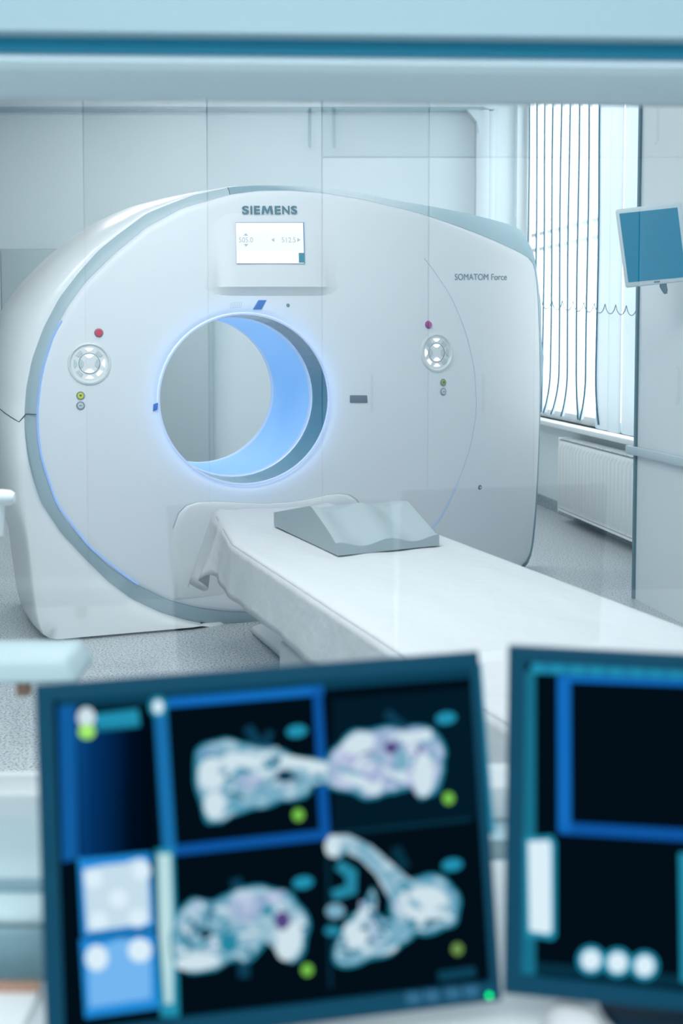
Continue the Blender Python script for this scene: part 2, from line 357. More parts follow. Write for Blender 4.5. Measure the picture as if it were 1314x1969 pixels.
# right half keeps just inside the rim outline as it runs back
def T1(u, z): return TB(u, z) + .006 if (u > -.02 or z > ZC + .0) else lerp_(TB(u, z) + .006, TBF(u, z), min(1, (ZC - z) / .25) * min(1, max(0, (-.02 - u) / .2)))
top_uz = [onT(x, y, lambda u, z: .5)[:2] for x, y in ((444, 366), (400, 373), (350, 379), (300, 387), (240, 402), (180, 430), (130, 463), (80, 506), (40, 548), (0, 604), (-16, 650), (-28, 720), (-30, 800), (-24, 880), (-14, 960))]
C_left = polar(top_uz + [(-.975, .45), (-.95, .2), (-.93, .06), (-.90, .012), (-.6, .012), (0, .012), (.9, .012), (1.2, .02), (1.36, .1), (1.40, .3), (1.40, 1.0), (1.36, 1.55), (1.28, 1.66), (.9, 1.78), (.5, 1.88), (.1, 1.925)], 3)
def lerp(a, b, s): return a * (1 - s) + b * s
r1 = lerp_(r1, Bl * 1.003, np.where(deg < 300, wt_, 0))
CtopR = np.where(isleft == 1, C_left, np.minimum(C_left, Bl * .985))
def tri_(r, t): return loopG(r, lambda u, z: t)
def Tm(q, a): return T1(q * math.cos(a), ZC + q * math.sin(a))
TBv = np.array([TB(q * math.cos(a), ZC + q * math.sin(a)) for a, q in zip(ANG, Bl)]); T1e = np.array([Tm(q, a) for a, q in zip(ANG, r1)])
body_loops = [outer] + [[G(q * math.cos(a), ZC + q * math.sin(a), t_) for a, q, t_ in zip(ANG, lerp(Bl, r1, f_), lerp(TBv, T1e, e_))] for f_, e_ in ((.04, .30), (.12, .6), (.3, .85), (.55, .96), (.8, 1.0))] + [loopG(r1, T1)]
T1v = np.array([T1(q * math.cos(a), ZC + q * math.sin(a)) for a, q in zip(ANG, r1)])
def blend(s, tC):                                                  # s: 0 base front .. 1 widest; rounded shoulder
    c = math.sin(s * math.pi / 2); r = lerp(r1, CtopR, c); tt = lerp(T1v, np.full(NA, tC), 1 - math.cos(s * math.pi / 2))
    tt = np.where(isleft == 1, tt, T1v + (tC - T1v) * s)
    return [G(q * math.cos(a), max(.012, ZC + q * math.sin(a)), t_) for a, q, t_ in zip(ANG, r, tt)]
for s in np.linspace(.08, 1, 12): body_loops.append(blend(s, .5))
C2 = CtopR.copy()
for t_, k_ in ((.6, 1.0), (.7, .995), (.8, .985), (.88, .965), (.92, .93), (.94, .88)):
    body_loops.append([G(q * k_ * math.cos(a), max(.012, ZC + q * k_ * math.sin(a)), t_) for a, q in zip(ANG, CtopR)])
Bb = Br * 1.005
body_loops.append([G(q * math.cos(a), ZC + q * math.sin(a), .945) for a, q in zip(ANG, Bb + .03)])
MB().loft(body_loops).build('body_shell', M_shell, scan, angle=70)
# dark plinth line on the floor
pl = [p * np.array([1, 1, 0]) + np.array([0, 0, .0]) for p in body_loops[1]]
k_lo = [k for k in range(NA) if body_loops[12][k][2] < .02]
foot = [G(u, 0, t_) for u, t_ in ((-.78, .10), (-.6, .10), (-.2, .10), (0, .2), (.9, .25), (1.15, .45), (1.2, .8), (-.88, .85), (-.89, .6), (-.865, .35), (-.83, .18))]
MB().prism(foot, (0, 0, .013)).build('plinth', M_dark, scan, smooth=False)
# bore tunnel
def bore(t, k): return [G(q * k * math.cos(a), ZC + q * k * math.sin(a), t) for a, q in zip(ANG, Br)]
tb = [Tface(q * math.cos(a), ZC + q * math.sin(a)) for a, q in zip(ANG, Br)]
lip0 = [G((q + .012) * math.cos(a), ZC + (q + .012) * math.sin(a), t_ + .012) for a, q, t_ in zip(ANG, Br, tb)]
lip1 = [G((q + .003) * math.cos(a), ZC + (q + .003) * math.sin(a), t_ + .006) for a, q, t_ in zip(ANG, Br, tb)]
lip2 = [G(q * math.cos(a), ZC + q * math.sin(a), t_ + .016) for a, q, t_ in zip(ANG, Br, tb)]
MB().loft([lip0, lip1, lip2, bore(.03, 1.0)]).build('bore_lip', M_lip, scan, angle=60)
MB().loft([bore(.03, 1.0), bore(.225, .985)]).build('scan_window_ring', M_scanring, scan, angle=60)
MB().loft([bore(.225, .985), bore(.228, .972), bore(.258, .970), bore(.264, .978)]).build('inner_lip', M_lip, scan, angle=30)
MB().loft([bore(.264, .978), bore(.35, .98), bore(.6, .98), bore(.84, .985)]).build('bore_liner', M_liner, scan, angle=60)
MB().loft([bore(.84, .985), bore(.90, .99), bore(.945, 1.03), bore(.95, 1.08)]).build('bore_back_lip', M_lip, scan, angle=60)
# light ring around the opening and the fine light line round the cover
MB().tube([G((q + .004) * math.cos(a), ZC + (q + .004) * math.sin(a), t_ - .003) for a, q, t_ in zip(ANG[::3], Br[::3], tb[::3])], .0035, 8, closed=True).build('light_ring', M_led, scan)
SEAM_px = [(445, 374), (352, 400), (282, 438), (222, 488), (165, 544), (104, 640), (87, 690), (77, 735), (71.5, 795), (73.5, 840), (79.5, 880), (108.5, 968), (171, 1051), (257, 1119), (325, 1153), (385, 1168), (503, 1176), (620, 1160), (720, 1115), (800, 1050), (845, 1000), (880, 930), (905, 860), (917, 790), (913, 710), (897, 640), (868, 570), (820, 500), (760, 440), (690, 400), (620, 380), (530, 372)]
Sr = pxloop(SEAM_px, Tface, 4)
nn = 1.0
low = [k for k in range(NA) if 168 < deg[k] < 232]; rt = [k for k in range(NA) if deg[k] > 305 or deg[k] < 8]; rt.sort(key=lambda k: (deg[k] + 90) % 360)
def seamtube(idx, r, out): return MB().tube([G(Sr[k] * math.cos(ANG[k]), ZC + Sr[k] * math.sin(ANG[k]), Tface(Sr[k] * math.cos(ANG[k]), ZC + Sr[k] * math.sin(ANG[k])) - out) for k in idx], r, 6)
seamtube([k for k in range(NA) if 312 < deg[k] <= 339], .0026, .0).build('accent_light', M_ledfaint2, scan)
seamtube([k for k in range(NA) if 155 < deg[k] < 240], .0034, .001).build('accent_light', M_ledfaint, scan)
MB().tube([G((q + .026) * math.cos(a), ZC + (q + .026) * math.sin(a), t_ + .046) for a, q, t_ in zip(ANG[::3], Br[::3], tb[::3])], .006, 8, closed=True).build('blue_light_strip', M_strip, scan)
M_line_blue = mat('pale_blue_joint', (170, 192, 212), .4, emit=(150, 190, 250), es=.03)
seamtube(sorted([k for k in range(NA) if deg[k] > 338 or deg[k] < 36], key=lambda k: (deg[k] + 90) % 360), .0016, .0).build('cover_joint', M_line_blue, scan)
# seam across the left shell
sp = []
MBs = MB()
for x, y, t_ in ((70, 797, 0), (50, 796, .03)): sp.append(onT(x, y, lambda u, z: Tface(u, z) + t_ - .004))
sp = [G(*p) for p in sp]
Lk = int(np.argmin(np.abs(deg - 184.5)))
def lerpk(l, k): i = int(k); return l[i % NA] * (1 - (k - i)) + l[(i + 1) % NA] * (k - i)
prof = [lerpk(l, Lk - .55 * i) for i, l in enumerate(body_loops[7:19])]
MBs.tube(sp + prof, .0022, 6).build('shell_joint', M_dark, scan)
Lk2 = int(np.argmin(np.abs(deg - 205)))

# display hood, screen and writing
def quad_face(x0, y0, x1, y1, out): return [face(x0, y1, out), face(x1, y1, out), face(x1, y0, out), face(x0, y0, out)]
hood = MB(); tl, tr, bl_, br_ = face(400, 395), face(640, 395), face(392, 552), face(650, 552)
nrm = -ga
rows = []
for s, out in ((0, -.004), (.3, .009), (.6, .018), (1.0, .030), (1.005, .026), (1.12, -.003)):
    row = []
    for q in np.linspace(0, 1, 25):
        p = (tl * (1 - q) + tr * q) * (1 - s) + (bl_ * (1 - q) + br_ * q) * s; e = min(1, min(q, 1 - q) / .22); e = e * e * (3 - 2 * e)
        u, z = np.dot(p - GO, gw), p[2]; row.append(G(u, z, Tface(u, z) - (out * e if out > 0 else out)))
    rows.append(row)
hood.loft(rows, closed=False).build('display_hood', M_cover, scan, angle=45)
def hood_pt(x, y, out=0):
    p = face(x, y); s = (y - 395) / 157.; o = .030 * max(0, s); return p + nrm * (o + .003 + out)
hb = hood_pt(500, 470)
disp = MB().prism([hood_pt(452, 507), hood_pt(583, 507), hood_pt(583, 428), hood_pt(452, 428)], nrm * .004).build('display_frame', M_scr_edge, scan, smooth=False)
scr = MB().prism([hood_pt(452, 507, .004), hood_pt(581, 507, .004), hood_pt(581, 429, .004), hood_pt(452, 429, .004)], nrm * .001).build('display', M_screen_w, scan, smooth=False)
def hq(x0, y0, x1, y1, o): return [hood_pt(x0, y1, o), hood_pt(x1, y1, o), hood_pt(x1, y0, o), hood_pt(x0, y0, o)]
MB().prism(hq(453, 445, 580, 483, .0054), nrm * .0004).build('readout_band', M_screen_w2, scr, smooth=False)
MB().prism(hq(571, 487, 581, 506, .0054), nrm * .0006).build('door_icon', M_screen_teal, scr, smooth=False)
def htext(body, x0, y0, x1, y1, name, m, par, bold, o):
    v, f = text_mesh(body, bold); return MB().add([hood_pt(x0 + (x1 - x0) * p[0], y1 + (y0 - y1) * p[1], o + (.0005 if p[2] > 0 else 0)) for p in v], f).build(name, m, par, smooth=False, normals=False)
htext('505.0', 457, 457, 484, 467, 'readout', M_screen_t, scr, 0, .006)
htext('512.5', 539, 457, 566, 467, 'readout', M_screen_t, scr, 0, .006)
MB().prism([hood_pt(466, 454, .006), hood_pt(475, 454, .006), hood_pt(470.5, 449, .006)], nrm * .0003).build('arrow', M_screen_t, scr, smooth=False)
MB().prism([hood_pt(466, 470, .006), hood_pt(475, 470, .006), hood_pt(470.5, 475, .006)], nrm * .0003).build('arrow', M_screen_t, scr, smooth=False)
MB().prism([hood_pt(525, 458, .006), hood_pt(525, 466, .006), hood_pt(519, 462, .006)], nrm * .0003).build('arrow', M_screen_t, scr, smooth=False)
MB().prism([hood_pt(569, 458, .006), hood_pt(569, 466, .006), hood_pt(575, 462, .006)], nrm * .0003).build('arrow', M_screen_t, scr, smooth=False)
def ftext(body, x0, y0, x1, y1, name, m, bold, out=.001):
    v, f = text_mesh(body, bold); return MB().add([face(x0 + (x1 - x0) * p[0], y1 + (y0 - y1) * p[1], out + (.0008 if p[2] > 0 else 0)) for p in v], f).build(name, m, scan, smooth=False, normals=False)
lm = MB()
MPOLY = [(0, 0), (.09, 1), (.33, 1), (.5, .45), (.67, 1), (.91, 1), (1, 0), (.79, 0), (.735, .66), (.575, .05), (.425, .05), (.265, .66), (.21, 0)]
for ch, f0, f1 in (('S', 0, .125), ('I', .15, .186), ('E', .215, .325), ('M', .352, .562), ('E', .592, .70), ('N', .727, .862), ('S', .885, 1.0)):
    if ch == 'M': v = np.array([(a, b, q) for q in (0, .004) for a, b in MPOLY]); f = [tuple(range(13, 26))[::-1], tuple(range(13))] + [(k, (k + 1) % 13, 13 + (k + 1) % 13, 13 + k) for k in range(13)]
    else: v, f = text_mesh(ch, .03)
    lm.add([hood_pt(465 + 106 * (f0 + (f1 - f0) * p[0]), 412 - 16 * p[1], .001 + (.0006 if p[2] > 0 else 0)) for p in v], f)
lm.build('lettering', M_text, scan, smooth=False)
ftext('SOMATOM Force', 875, 526.5, 975, 538.5, 'lettering', M_text2, .0, .001)
# dome helper: build flat shapes in the tangent frame at a pixel
def tang(x, y): P, eu, ez, n = fbasis(x, y); return lambda a, b, c: P + eu * a + ez * b + n * c
def disc(fr, r, h, n=40, b=.15, a=0, bb=0, z0=0):
    m = MB(); L = []
    for rr, hh in ((r, z0 - .004), (r, z0 + h * .6), (r * (1 - b * .5), z0 + h), (r * (1 - b) - .0001, z0 + h)): L.append([fr(a + rr * math.cos(2 * math.pi * k / n), bb + rr * math.sin(2 * math.pi * k / n), hh) for k in range(n)])
    return m.loft(L, cap1=True)
def pxr(x, y, px): return np.linalg.norm(face(x + px, y) - face(x - px, y)) / 2
for cx_, cy_, rp, lit in ((172, 699, 41, 0), (840, 678, 33.5, 1)):
    fr = tang(cx_, cy_); r = .095 if lit else .092
    pad = MB()
    L = []
    for rr, hh in ((r, -.004), (r * .97, .006), (r * .90, .008), (r * .84, .002), (r * .82, -.002)): L.append([fr(rr * math.cos(2 * math.pi * k / 48), rr * math.sin(2 * math.pi * k / 48), hh) for k in range(48)])
    pad.loft(L, cap1=True)
    p_ = pad.build('control_panel', M_pad, scan, angle=50)
    # ring keys: eight outside, four inside
    lit_out = {0: (1, 1, 1, 0, 1, 0, 1, 0), 1: (0, 0, 1, 0, 1, 1, 1, 0)}[lit]
    lit_out = {0: {90, 0, 270, 315}, 1: {90, 180, 270, 225}}[lit]
    for k in range(8):
        a0 = k * 45; hw_ = 17 if a0 % 90 == 0 else 13; m = MB()
        ri, ro = (r * .56, r * .72)
        arc = [(ro * math.cos(R(q)), ro * math.sin(R(q))) for q in np.linspace(a0 - hw_, a0 + hw_, 7)] + [(ri * math.cos(R(q)), ri * math.sin(R(q))) for q in np.linspace(a0 + hw_ * .35, a0 - hw_ * .35, 3)]
        if a0 % 90: arc = [(ro * math.cos(R(q)), ro * math.sin(R(q))) for q in np.linspace(a0 - hw_, a0 + hw_, 5)] + [(ri * math.cos(R(q)), ri * math.sin(R(q))) for q in np.linspace(a0 + hw_, a0 - hw_, 5)]
        on = a0 in lit_out
        m.prism([fr(a, b, -.001) for a, b in arc], (fr(0, 0, .004) - fr(0, 0, 0))); m.build('key', M_lit if on else M_key, p_, smooth=False)
    for k in range(4):
        a0 = k * 90; ri, ro = r * .26, r * .44; m = MB()
        arc = [(ro * math.cos(R(q)), ro * math.sin(R(q))) for q in np.linspace(a0 - 30, a0 + 30, 7)] + [(ri * math.cos(R(q)), ri * math.sin(R(q))) for q in np.linspace(a0 + 14, a0 - 14, 3)]
        m.prism([fr(a, b, -.001) for a, b in arc], (fr(0, 0, .004) - fr(0, 0, 0))); m.build('key', M_lit if a0 in (90, 270) else M_key, p_, smooth=False)
    MB().tube([fr(r * .48 * math.cos(q), r * .48 * math.sin(q), 0) for q in np.linspace(0, 2 * math.pi, 40, endpoint=False)], .0014, 6, closed=True).build('key_ring', M_ringgrey, p_)
for x, y, m_, nm in ((190, 640, M_red, 'emergency_button'), (824, 624.5, M_purple, 'emergency_button')):
    b_ = disc(tang(x, y), .0165, .012, 32, .4).build(nm, m_, scan); b_['label'] = 'red round button' if x < 400 else 'magenta round button'
    fr = tang(x, y); MB().tube([fr(.0175 * math.cos(q), .0175 * math.sin(q), .0) for q in np.linspace(0, 2 * math.pi, 32, endpoint=False)], .002, 6, closed=True).build('button_collar', M_ringgrey, b_)
for x, y, m_ in ((155, 761, M_yel), (155, 780, M_greybtn), (852.5, 735.5, M_olive), (852.5, 753, M_greybtn)):
    b_ = disc(tang(x, y), .0135, .006, 28, .3).build('round_button', m_, scan)
    fr = tang(x, y); MB().tube([fr(.0155 * math.cos(q), .0155 * math.sin(q), .001) for q in np.linspace(0, 2 * math.pi, 32, endpoint=False)], .0028, 6, closed=True).build('button_collar', M_ringgrey, b_)
    if m_ in (M_yel, M_olive): MB().prism([fr(-.006, .005, .0062), fr(.006, .005, .0062), fr(0, -.006, .0062)], fr(0, 0, .001) - fr(0, 0, 0)).build('button_mark', M_dark, b_, smooth=False)
    else: MB().box((-.006, -.002, .0062), (.006, .002, .0068), 0, fr).build('button_mark', M_ringgrey, b_, smooth=False)
    b_['label'] = 'yellow round button' if m_ in (M_yel, M_olive) else 'grey round button'
def patch(pts, h, name, m_, bev=.003):
    P = [face(x, y, -.002) for x, y in pts]; return MB().prism(P, nrm * (h + .002)).build(name, m_, scan, bevel=bev)
patch([(486, 595), (503, 595), (513, 577), (497, 577)], .004, 'laser_window', M_bluewin)
patch([(294, 791), (303, 788), (304, 774), (295, 777)], .004, 'laser_window', M_bluewin)
patch([(673, 774.5), (707, 774.5), (706, 760), (673, 760)], .005, 'intercom_sensor', M_sensor)
disc(tang(554, 587), .008, .003).build('small_sensor', M_ringgrey, scan)
b_ = disc(tang(923, 937), .012, .004).build('lock', M_sensor, scan); disc(tang(923, 937), .005, .006).build('lock_core', M_pad, b_)
m = MB()
for i in range(7):
    for j in range(4):
        x, y = 443 + i * 3.4 + j * .6, 592 - j * 3 - i * .35; fr = tang(x, y); m.add([fr(.0016 * math.cos(q), .0016 * math.sin(q), .0006) for q in np.linspace(0, 2 * math.pi, 6, endpoint=False)], [tuple(range(6))])
m.build('speaker_holes', M_line, scan, smooth=False)
patch([(503, 551), (528, 551), (526, 555), (505, 555)], .02, 'hood_sensor', M_ringgrey, .001)
# raised cover around the table dock
DOCK = [(333, 1152), (330, 1100), (329, 1050), (332, 1015), (342, 986), (357, 971), (376, 965), (410, 963.5), (460, 966), (510, 967.5), (560, 965), (600, 958), (630, 951), (652, 948.5), (672, 951), (686, 960), (697, 978), (703, 1010), (706, 1070), (707, 1150)]
o_ = [face(x, y, -.003) for x, y in DOCK]; c0 = np.mean([[x, y] for x, y in DOCK], 0)
i1 = [face(x + (c0[0] - x) * .02, y + (c0[1] - y) * .02, .008) for x, y in DOCK]; i2 = [face(x + (c0[0] - x) * .08, y + (c0[1] - y) * .06, .011) for x, y in DOCK]
i3 = [face(x + (c0[0] - x) * .6, y + (c0[1] - y) * .6, .014) for x, y in DOCK]
dk = MB().loft([o_, i1, i2, i3], closed=True, cap1=True).build('dock_cover', M_cover, scan, angle=60)
MB().tube([face(x, y, .004) for x, y in DOCK[3:18]], .0022, 6).build('dock_joint', M_key, dk)

# ================================================================== patient table, sheet, cushion
HT = .61
pt = thing('patient_table', G(0, 0, -1.9) * np.array([1, 1, 0]), 'white patient table with low pedestal in front of the round scanner', 'patient table')
def GB(u, t, z): return tuple(G(u, z, t))
tt_ = MB(); prof = [(-.33, HT - .02), (-.33, HT - .075), (-.25, HT - .11), (.25, HT - .11), (.33, HT - .075), (.33, HT - .02)]
def hw(t):
    if t < -1.15: return .365
    s = (t + 1.15) / .70; return .365 - .115 * min(1, s) ** 1.0
L = []
for t_ in np.linspace(-3.2, -.48, 18): k = (hw(t_) - .018) / .33; L.append([G(u * k, z, t_) for u, z in prof])
tt_.loft(L, cap0=True, cap1=True).build('tabletop', M_table, pt, angle=40)
MB().box((-.25, -2.9, 0), (.25, -1.28, .30), 0, GB).build('pedestal', M_table, pt, bevel=.02, seg=3)
MB().box((-.22, -2.8, .302), (.22, -1.35, HT - .112), 0, GB).build('lift_column', M_table, pt, bevel=.01)
fp = [(-.0 + .16 * (1 - math.cos(q)) * 0, 0) for q in (0,)]
poly = []
for k in range(9): q = math.pi - k * math.pi / 2 / 8; poly.append((.14 + .14 * math.cos(q), -.10 + .08 * math.sin(q)))
poly += [(.30, -.02), (.34, -.05), (.34, -1.3), (0.0, -1.3)]
fpm = MB().prism([G(u, .0, t_) for u, t_ in poly], (0, 0, .028)).build('foot_plate', M_table, pt, bevel=.01)
for q in ((.08, -.12), (.16, -.14)): disc(lambda a, b, c, q=q: G(q[0] + a, .028 + c, q[1] + b), .008, .003, 16).build('screw', M_sensor, fpm)
# sheet
sh = MB(); rows = []
TS = list(np.concatenate([np.linspace(-3.28, -1.3, 40), np.linspace(-1.26, -.44, 34)]))
for t_ in TS:
    w_ = hw(t_); e = max(0, min(1, (t_ + 1.25) / .8)); row = []
    hang = .178 + .11 * max(0, min(1, (t_ + .80) / .2)) + .003 * math.sin(t_ * 9); nose = max(0, (t_ + .52) / .08)
    for k in range(9):                                                 # left hanging side, from the hem up
        s = k / 8; fl = (1 - s)
        wig = .0025 * math.sin(t_ * 31 + 5 * s) * fl + .003 * math.sin(t_ * 12.3 + 1) * fl + fl * .055 * max(0, 1 - abs(t_ + .74) / .11) + fl * .05 * max(0, min(1, (t_ + .62) / .16))
        row.append(G(-w_ - .008 - (.008 + .028 * e) * fl - wig, HT - .006 - hang * fl, t_ + e * .05 * fl))
    row.append(G(-w_ + .004, HT - .001, t_))
    for k in range(1, 26):
        u = -w_ + (2 * w_) * k / 26; s = k / 26
        z = HT + .0012 * math.sin(t_ * 7 + u * 15) + .0015 * math.sin(u * 33 + t_ * 3.1) + .006 * math.exp(-((u + .16) / .006) ** 2) * (t_ < -1.3) * .35
        row.append(G(u, z + .012 * e * (2 * abs(s - .5)) ** 4, t_))
    row.append(G(w_ - .004, HT - .001, t_))
    for k in range(9):
        s = k / 8; row.append(G(w_ + .008 + .015 * s + .006 * math.sin(t_ * 17) * s, HT - .006 - .15 * s, t_))
    rows.append(row)
# the end folded down towards the scanner
last = rows[-1]; rows.append([p + ga * .012 - np.array([0, 0, .01]) for p in last]); rows.append([p + ga * .03 - np.array([0, 0, .12]) * (1 if 9 <= i <= 35 else .2) for i, p in enumerate(last)])
so = sh.loft(rows, closed=False).build('table_sheet', M_sheet, None, angle=55)
sd = so.modifiers.new('th', 'SOLIDIFY'); sd.thickness = .002; sd.offset = 1
tag(so, 'white paper sheet draped over the patient table, hanging down its side', 'sheet')
# knee cushion
cb = at_z(650, 1069, HT + .006); dW = at_z(845, 1049, HT + .006) - cb; dS = at_z(527, 1011, HT + .006) - cb
cu = MB(); NU, NS = 41, 33; top = []
def cz_(q, s):                                                       # q across 0..1, s from the front edge 0 to the back 1
    ridge, fr_, bk_ = .128, .047, .05
    if s < .06: h = fr_ * min(1, .55 + .45 * s / .06) if s > 0 else fr_ * .9
    elif s < .39: h = fr_ + (ridge - fr_) * ((s - .06) / .33) ** .9
    else: h = ridge + (bk_ - ridge) * ((s - .39) / .61)
    wave = .5 - .5 * math.cos(2 * math.pi * 2 * q); env = math.exp(-((s - .28) / .26) ** 2)
    return h - .026 * wave * env - .010 * wave * math.exp(-((s - .02) / .06) ** 2) - .012 * (q ** 2) * env
for j in range(NS):
    s = j / (NS - 1); top.append([cb + dW * q + dS * s + np.array([0, 0, cz_(q, s)]) for q in np.linspace(0, 1, NU)])
cu.loft(top, closed=False)
botm = [[cb + dW * q + dS * s for q in np.linspace(0, 1, NU)] for s in np.linspace(0, 1, NS)]
cu.loft([botm[0], top[0]], closed=False); cu.loft([top[-1], botm[-1]], closed=False)
cu.loft([[r_[0] for r_ in top], [r_[0] for r_ in botm]], closed=False); cu.loft([[r_[-1] for r_ in botm], [r_[-1] for r_ in top]], closed=False)
cu.add([botm[0][0], botm[0][-1], botm[-1][-1], botm[-1][0]], [(0, 1, 2, 3)])
co = cu.build('positioning_cushion', M_cush, None, angle=38); tag(co, 'grey wedge cushion with two scooped leg rests, lying on the white sheet', 'cushion')
bv = co.modifiers.new('b', 'BEVEL'); bv.width = .006; bv.segments = 2; bv.limit_method = 'ANGLE'; bv.angle_limit = R(45)

# ================================================================== window side: blinds, radiator, tall cabinet, hanging monitor
def s_of(x, n=0.):                                                     # along-wall metre where pixel column x meets the wall (offset n into the room)
    r = ray(x, 640); o = w0 + wn * n; k = np.dot(o - CAM, wn) / np.dot(r, wn); P = CAM + r * k; return float(np.dot(P - o, -wd))
bl = thing('vertical_blind', W_(1.5, .05, 0), 'white vertical slat blind with dark edges half open over the bright window', 'window blind')
NB = .03
MB().box((S0 - .1, NB - .03, 3.33), (S1, NB + .05, 3.39), 0, W_).build('headrail', M_white, bl, smooth=False)
xs = [1019, 1034, 1049, 1064, 1080, 1096, 1114, 1133, 1153]
xb = [1043, 1043, 1045, 1052, 1062, 1079, 1108, 1110, 1149]           # where the hem ends up
for i, x in enumerate(xs):
    s0 = s_of(x - 2, NB); zb_ = .735 if i < 8 else .73
    vd = W_(s0, 0, 0); vdir = np.array([vd[0], vd[1], 0]); vdir /= np.linalg.norm(vdir)   # slats stand nearly edge-on to the observation window
    cv = {0: -.02, 1: -.05, 2: -.02, 3: -.14, 4: -.16, 5: -.12, 6: .04, 7: -.11, 8: .06}[i]
    def slat_rows(lo, hi, nq):
        rr = []
        for z in np.concatenate([np.linspace(zb_, 1.15, 18), np.linspace(1.4, 3.33, 6)]):
            g = max(0, (1.06 - z) / .32); bend = cv * g ** 2 + .010 * math.sin(z * 3.1 + i)
            row = []
            for q in np.linspace(lo, hi, nq):
                c = .010 * (1 - (2 * q - 1) ** 2)
                base = np.array(W_(s0 + bend * .9, 0, z)); ax = vdir * .92 + wd * .0
                p = base + (-wn) * 0; p = p + vdir * (q * .115 - .115) * 1.0 + wn * (.02) ; side = np.array([vdir[1], -vdir[0], 0])
                p = p + side * (c + .022 * q); row.append(p + wn * .02)
            rr.append(row)
        return rr
    sl = MB().loft(slat_rows(.0, 1, 7), closed=False).build('slat', M_slat, bl, angle=80, normals=False)
    rr = slat_rows(0, .05, 2); MB().tube([r_[0] for r_ in rr], .0062, 6).build('slat_hem', M_slat_edge, sl)
# closed slats at the near end of the blind
for i, (xa, xe) in enumerate(((1156, 1184), (1182, 1208), (1206, 1236), (1234, 1262), (1260, 1290))):
    sa, se = s_of(xa, NB), s_of(xe, NB); rr = []
    for z in np.linspace(.70, 3.33, 8):
        rr.append([W_(sa + (se - sa) * q, NB + .03 + .012 * (i % 2) + .016 * math.sin(math.pi * q), z) for q in np.linspace(0, 1, 8)])
    MB().loft(rr, closed=False).build('slat', M_slat, bl, angle=80, normals=False)
zch = lambda x, y: None
pts = []
for k in range(9):
    xa = 1041 + k * 20.5
    for q in np.linspace(0, 1, 9)[:-1]:
        x = xa + 20.5 * q; s = s_of(x, .12); p = np.array(W_(s, .12, 0)); y = 579 + k * 1.6 + 15 * math.sin(math.pi * q) ** .8 - (4 if q == 0 else 0); r = ray(x, y); pts.append(CAM + r * (p[1] / r[1]))
MB().tube(pts, .003, 5).build('bead_chain', M_edge, bl)
# radiator below the sill
RA, RB = s_of(1077, .14), s_of(1240, .14); RZ0, RZ1 = .068, .598
rad = thing('radiator', W_((RA + RB) / 2, .08, 0), 'white ribbed panel radiator on the wall below the window', 'radiator')
m = MB(); N = 46; L0 = []
row = []
for k in range(N * 4 + 1):
    s = RA + .02 + (RB - RA - .04) * k / (N * 4); ph = k % 8; row.append((s, .14 + (.018 if ph in (3, 4, 5, 6) else .0)))
L0 = [[W_(s, .12, RZ0 + .03) for s, n in row], [W_(s, .14, RZ0 + .035) for s, n in row], [W_(s, .14, RZ0 + .05) for s, n in row], [W_(s, n, RZ0 + .07) for s, n in row], [W_(s, n, RZ1 - .07) for s, n in row], [W_(s, .14, RZ1 - .05) for s, n in row], [W_(s, .14, RZ1 - .03) for s, n in row], [W_(s, .12, RZ1 - .02) for s, n in row]]
m.loft(L0, closed=False).build('front_panel', M_white, rad, angle=70)
for a0 in (RA, RB - .02): MB().box((a0, .05, RZ0), (a0 + .02, .145, RZ1), 0, W_).build('side_panel', M_white, rad, bevel=.005)
MB().box((RA + .02, .05, RZ0 + .02), (RB - .02, .07, RZ1 - .03), 0, W_).build('back_panel', M_white, rad, smooth=False)
MB().box((RA + .02, .07, RZ0 + .015), (RB - .02, .144, RZ0 + .03), 0, W_).build('bottom_rail', M_white, rad, smooth=False)
m = MB()
for k in range(4): n0 = .052 + k * .023; m.box((RA + .02, n0, RZ1 - .012), (RB - .02, n0 + .013, RZ1 - .004), 0, W_)
k = RA + .02
while k < RB - .04: m.box((k, .052, RZ1 - .011), (k + .012, .14, RZ1 - .003), 0, W_); k += .03
m.build('top_grille', M_white, rad, smooth=False)
for s_ in (RA + .2, RB - .2): MB().box((s_ - .015, 0.002, RZ1 - .12), (s_ + .015, .05, RZ1 - .08), 0, W_).build('bracket', M_white, rad, smooth=False)
# tall white cabinet along the window wall
cf0 = at_z(1219, 1150, 0); cfd = at_z(1314, 1199, 0) - cf0; cfd /= np.linalg.norm(cfd); cfn = np.array([-cfd[1], cfd[0], 0]); cfn *= -1 if cfn[0] > 0 else 1
def K_(s, n, z): p = cf0 + cfd * s + cfn * n; return (p[0], p[1], z)
tc = thing('tall_cabinet', K_(.6, -.25, 0), 'tall white cabinet with dark edge strip and bumper rail right of the window', 'cabinet')
MB().box((.02, -.50, 0), (1.7, 0, 3.1), 0, K_).build('carcass', M_pale, tc, smooth=False)
MB().box((.0, -.03, .0), (.02, .012, 3.1), 0, K_).build('edge_strip', M_edge, tc, smooth=False)
zr = .755
MB().box((-.05, .014, zr - .03), (1.7, .034, zr + .012), 0, K_).build('bumper_rail', M_rail, tc, bevel=.004)
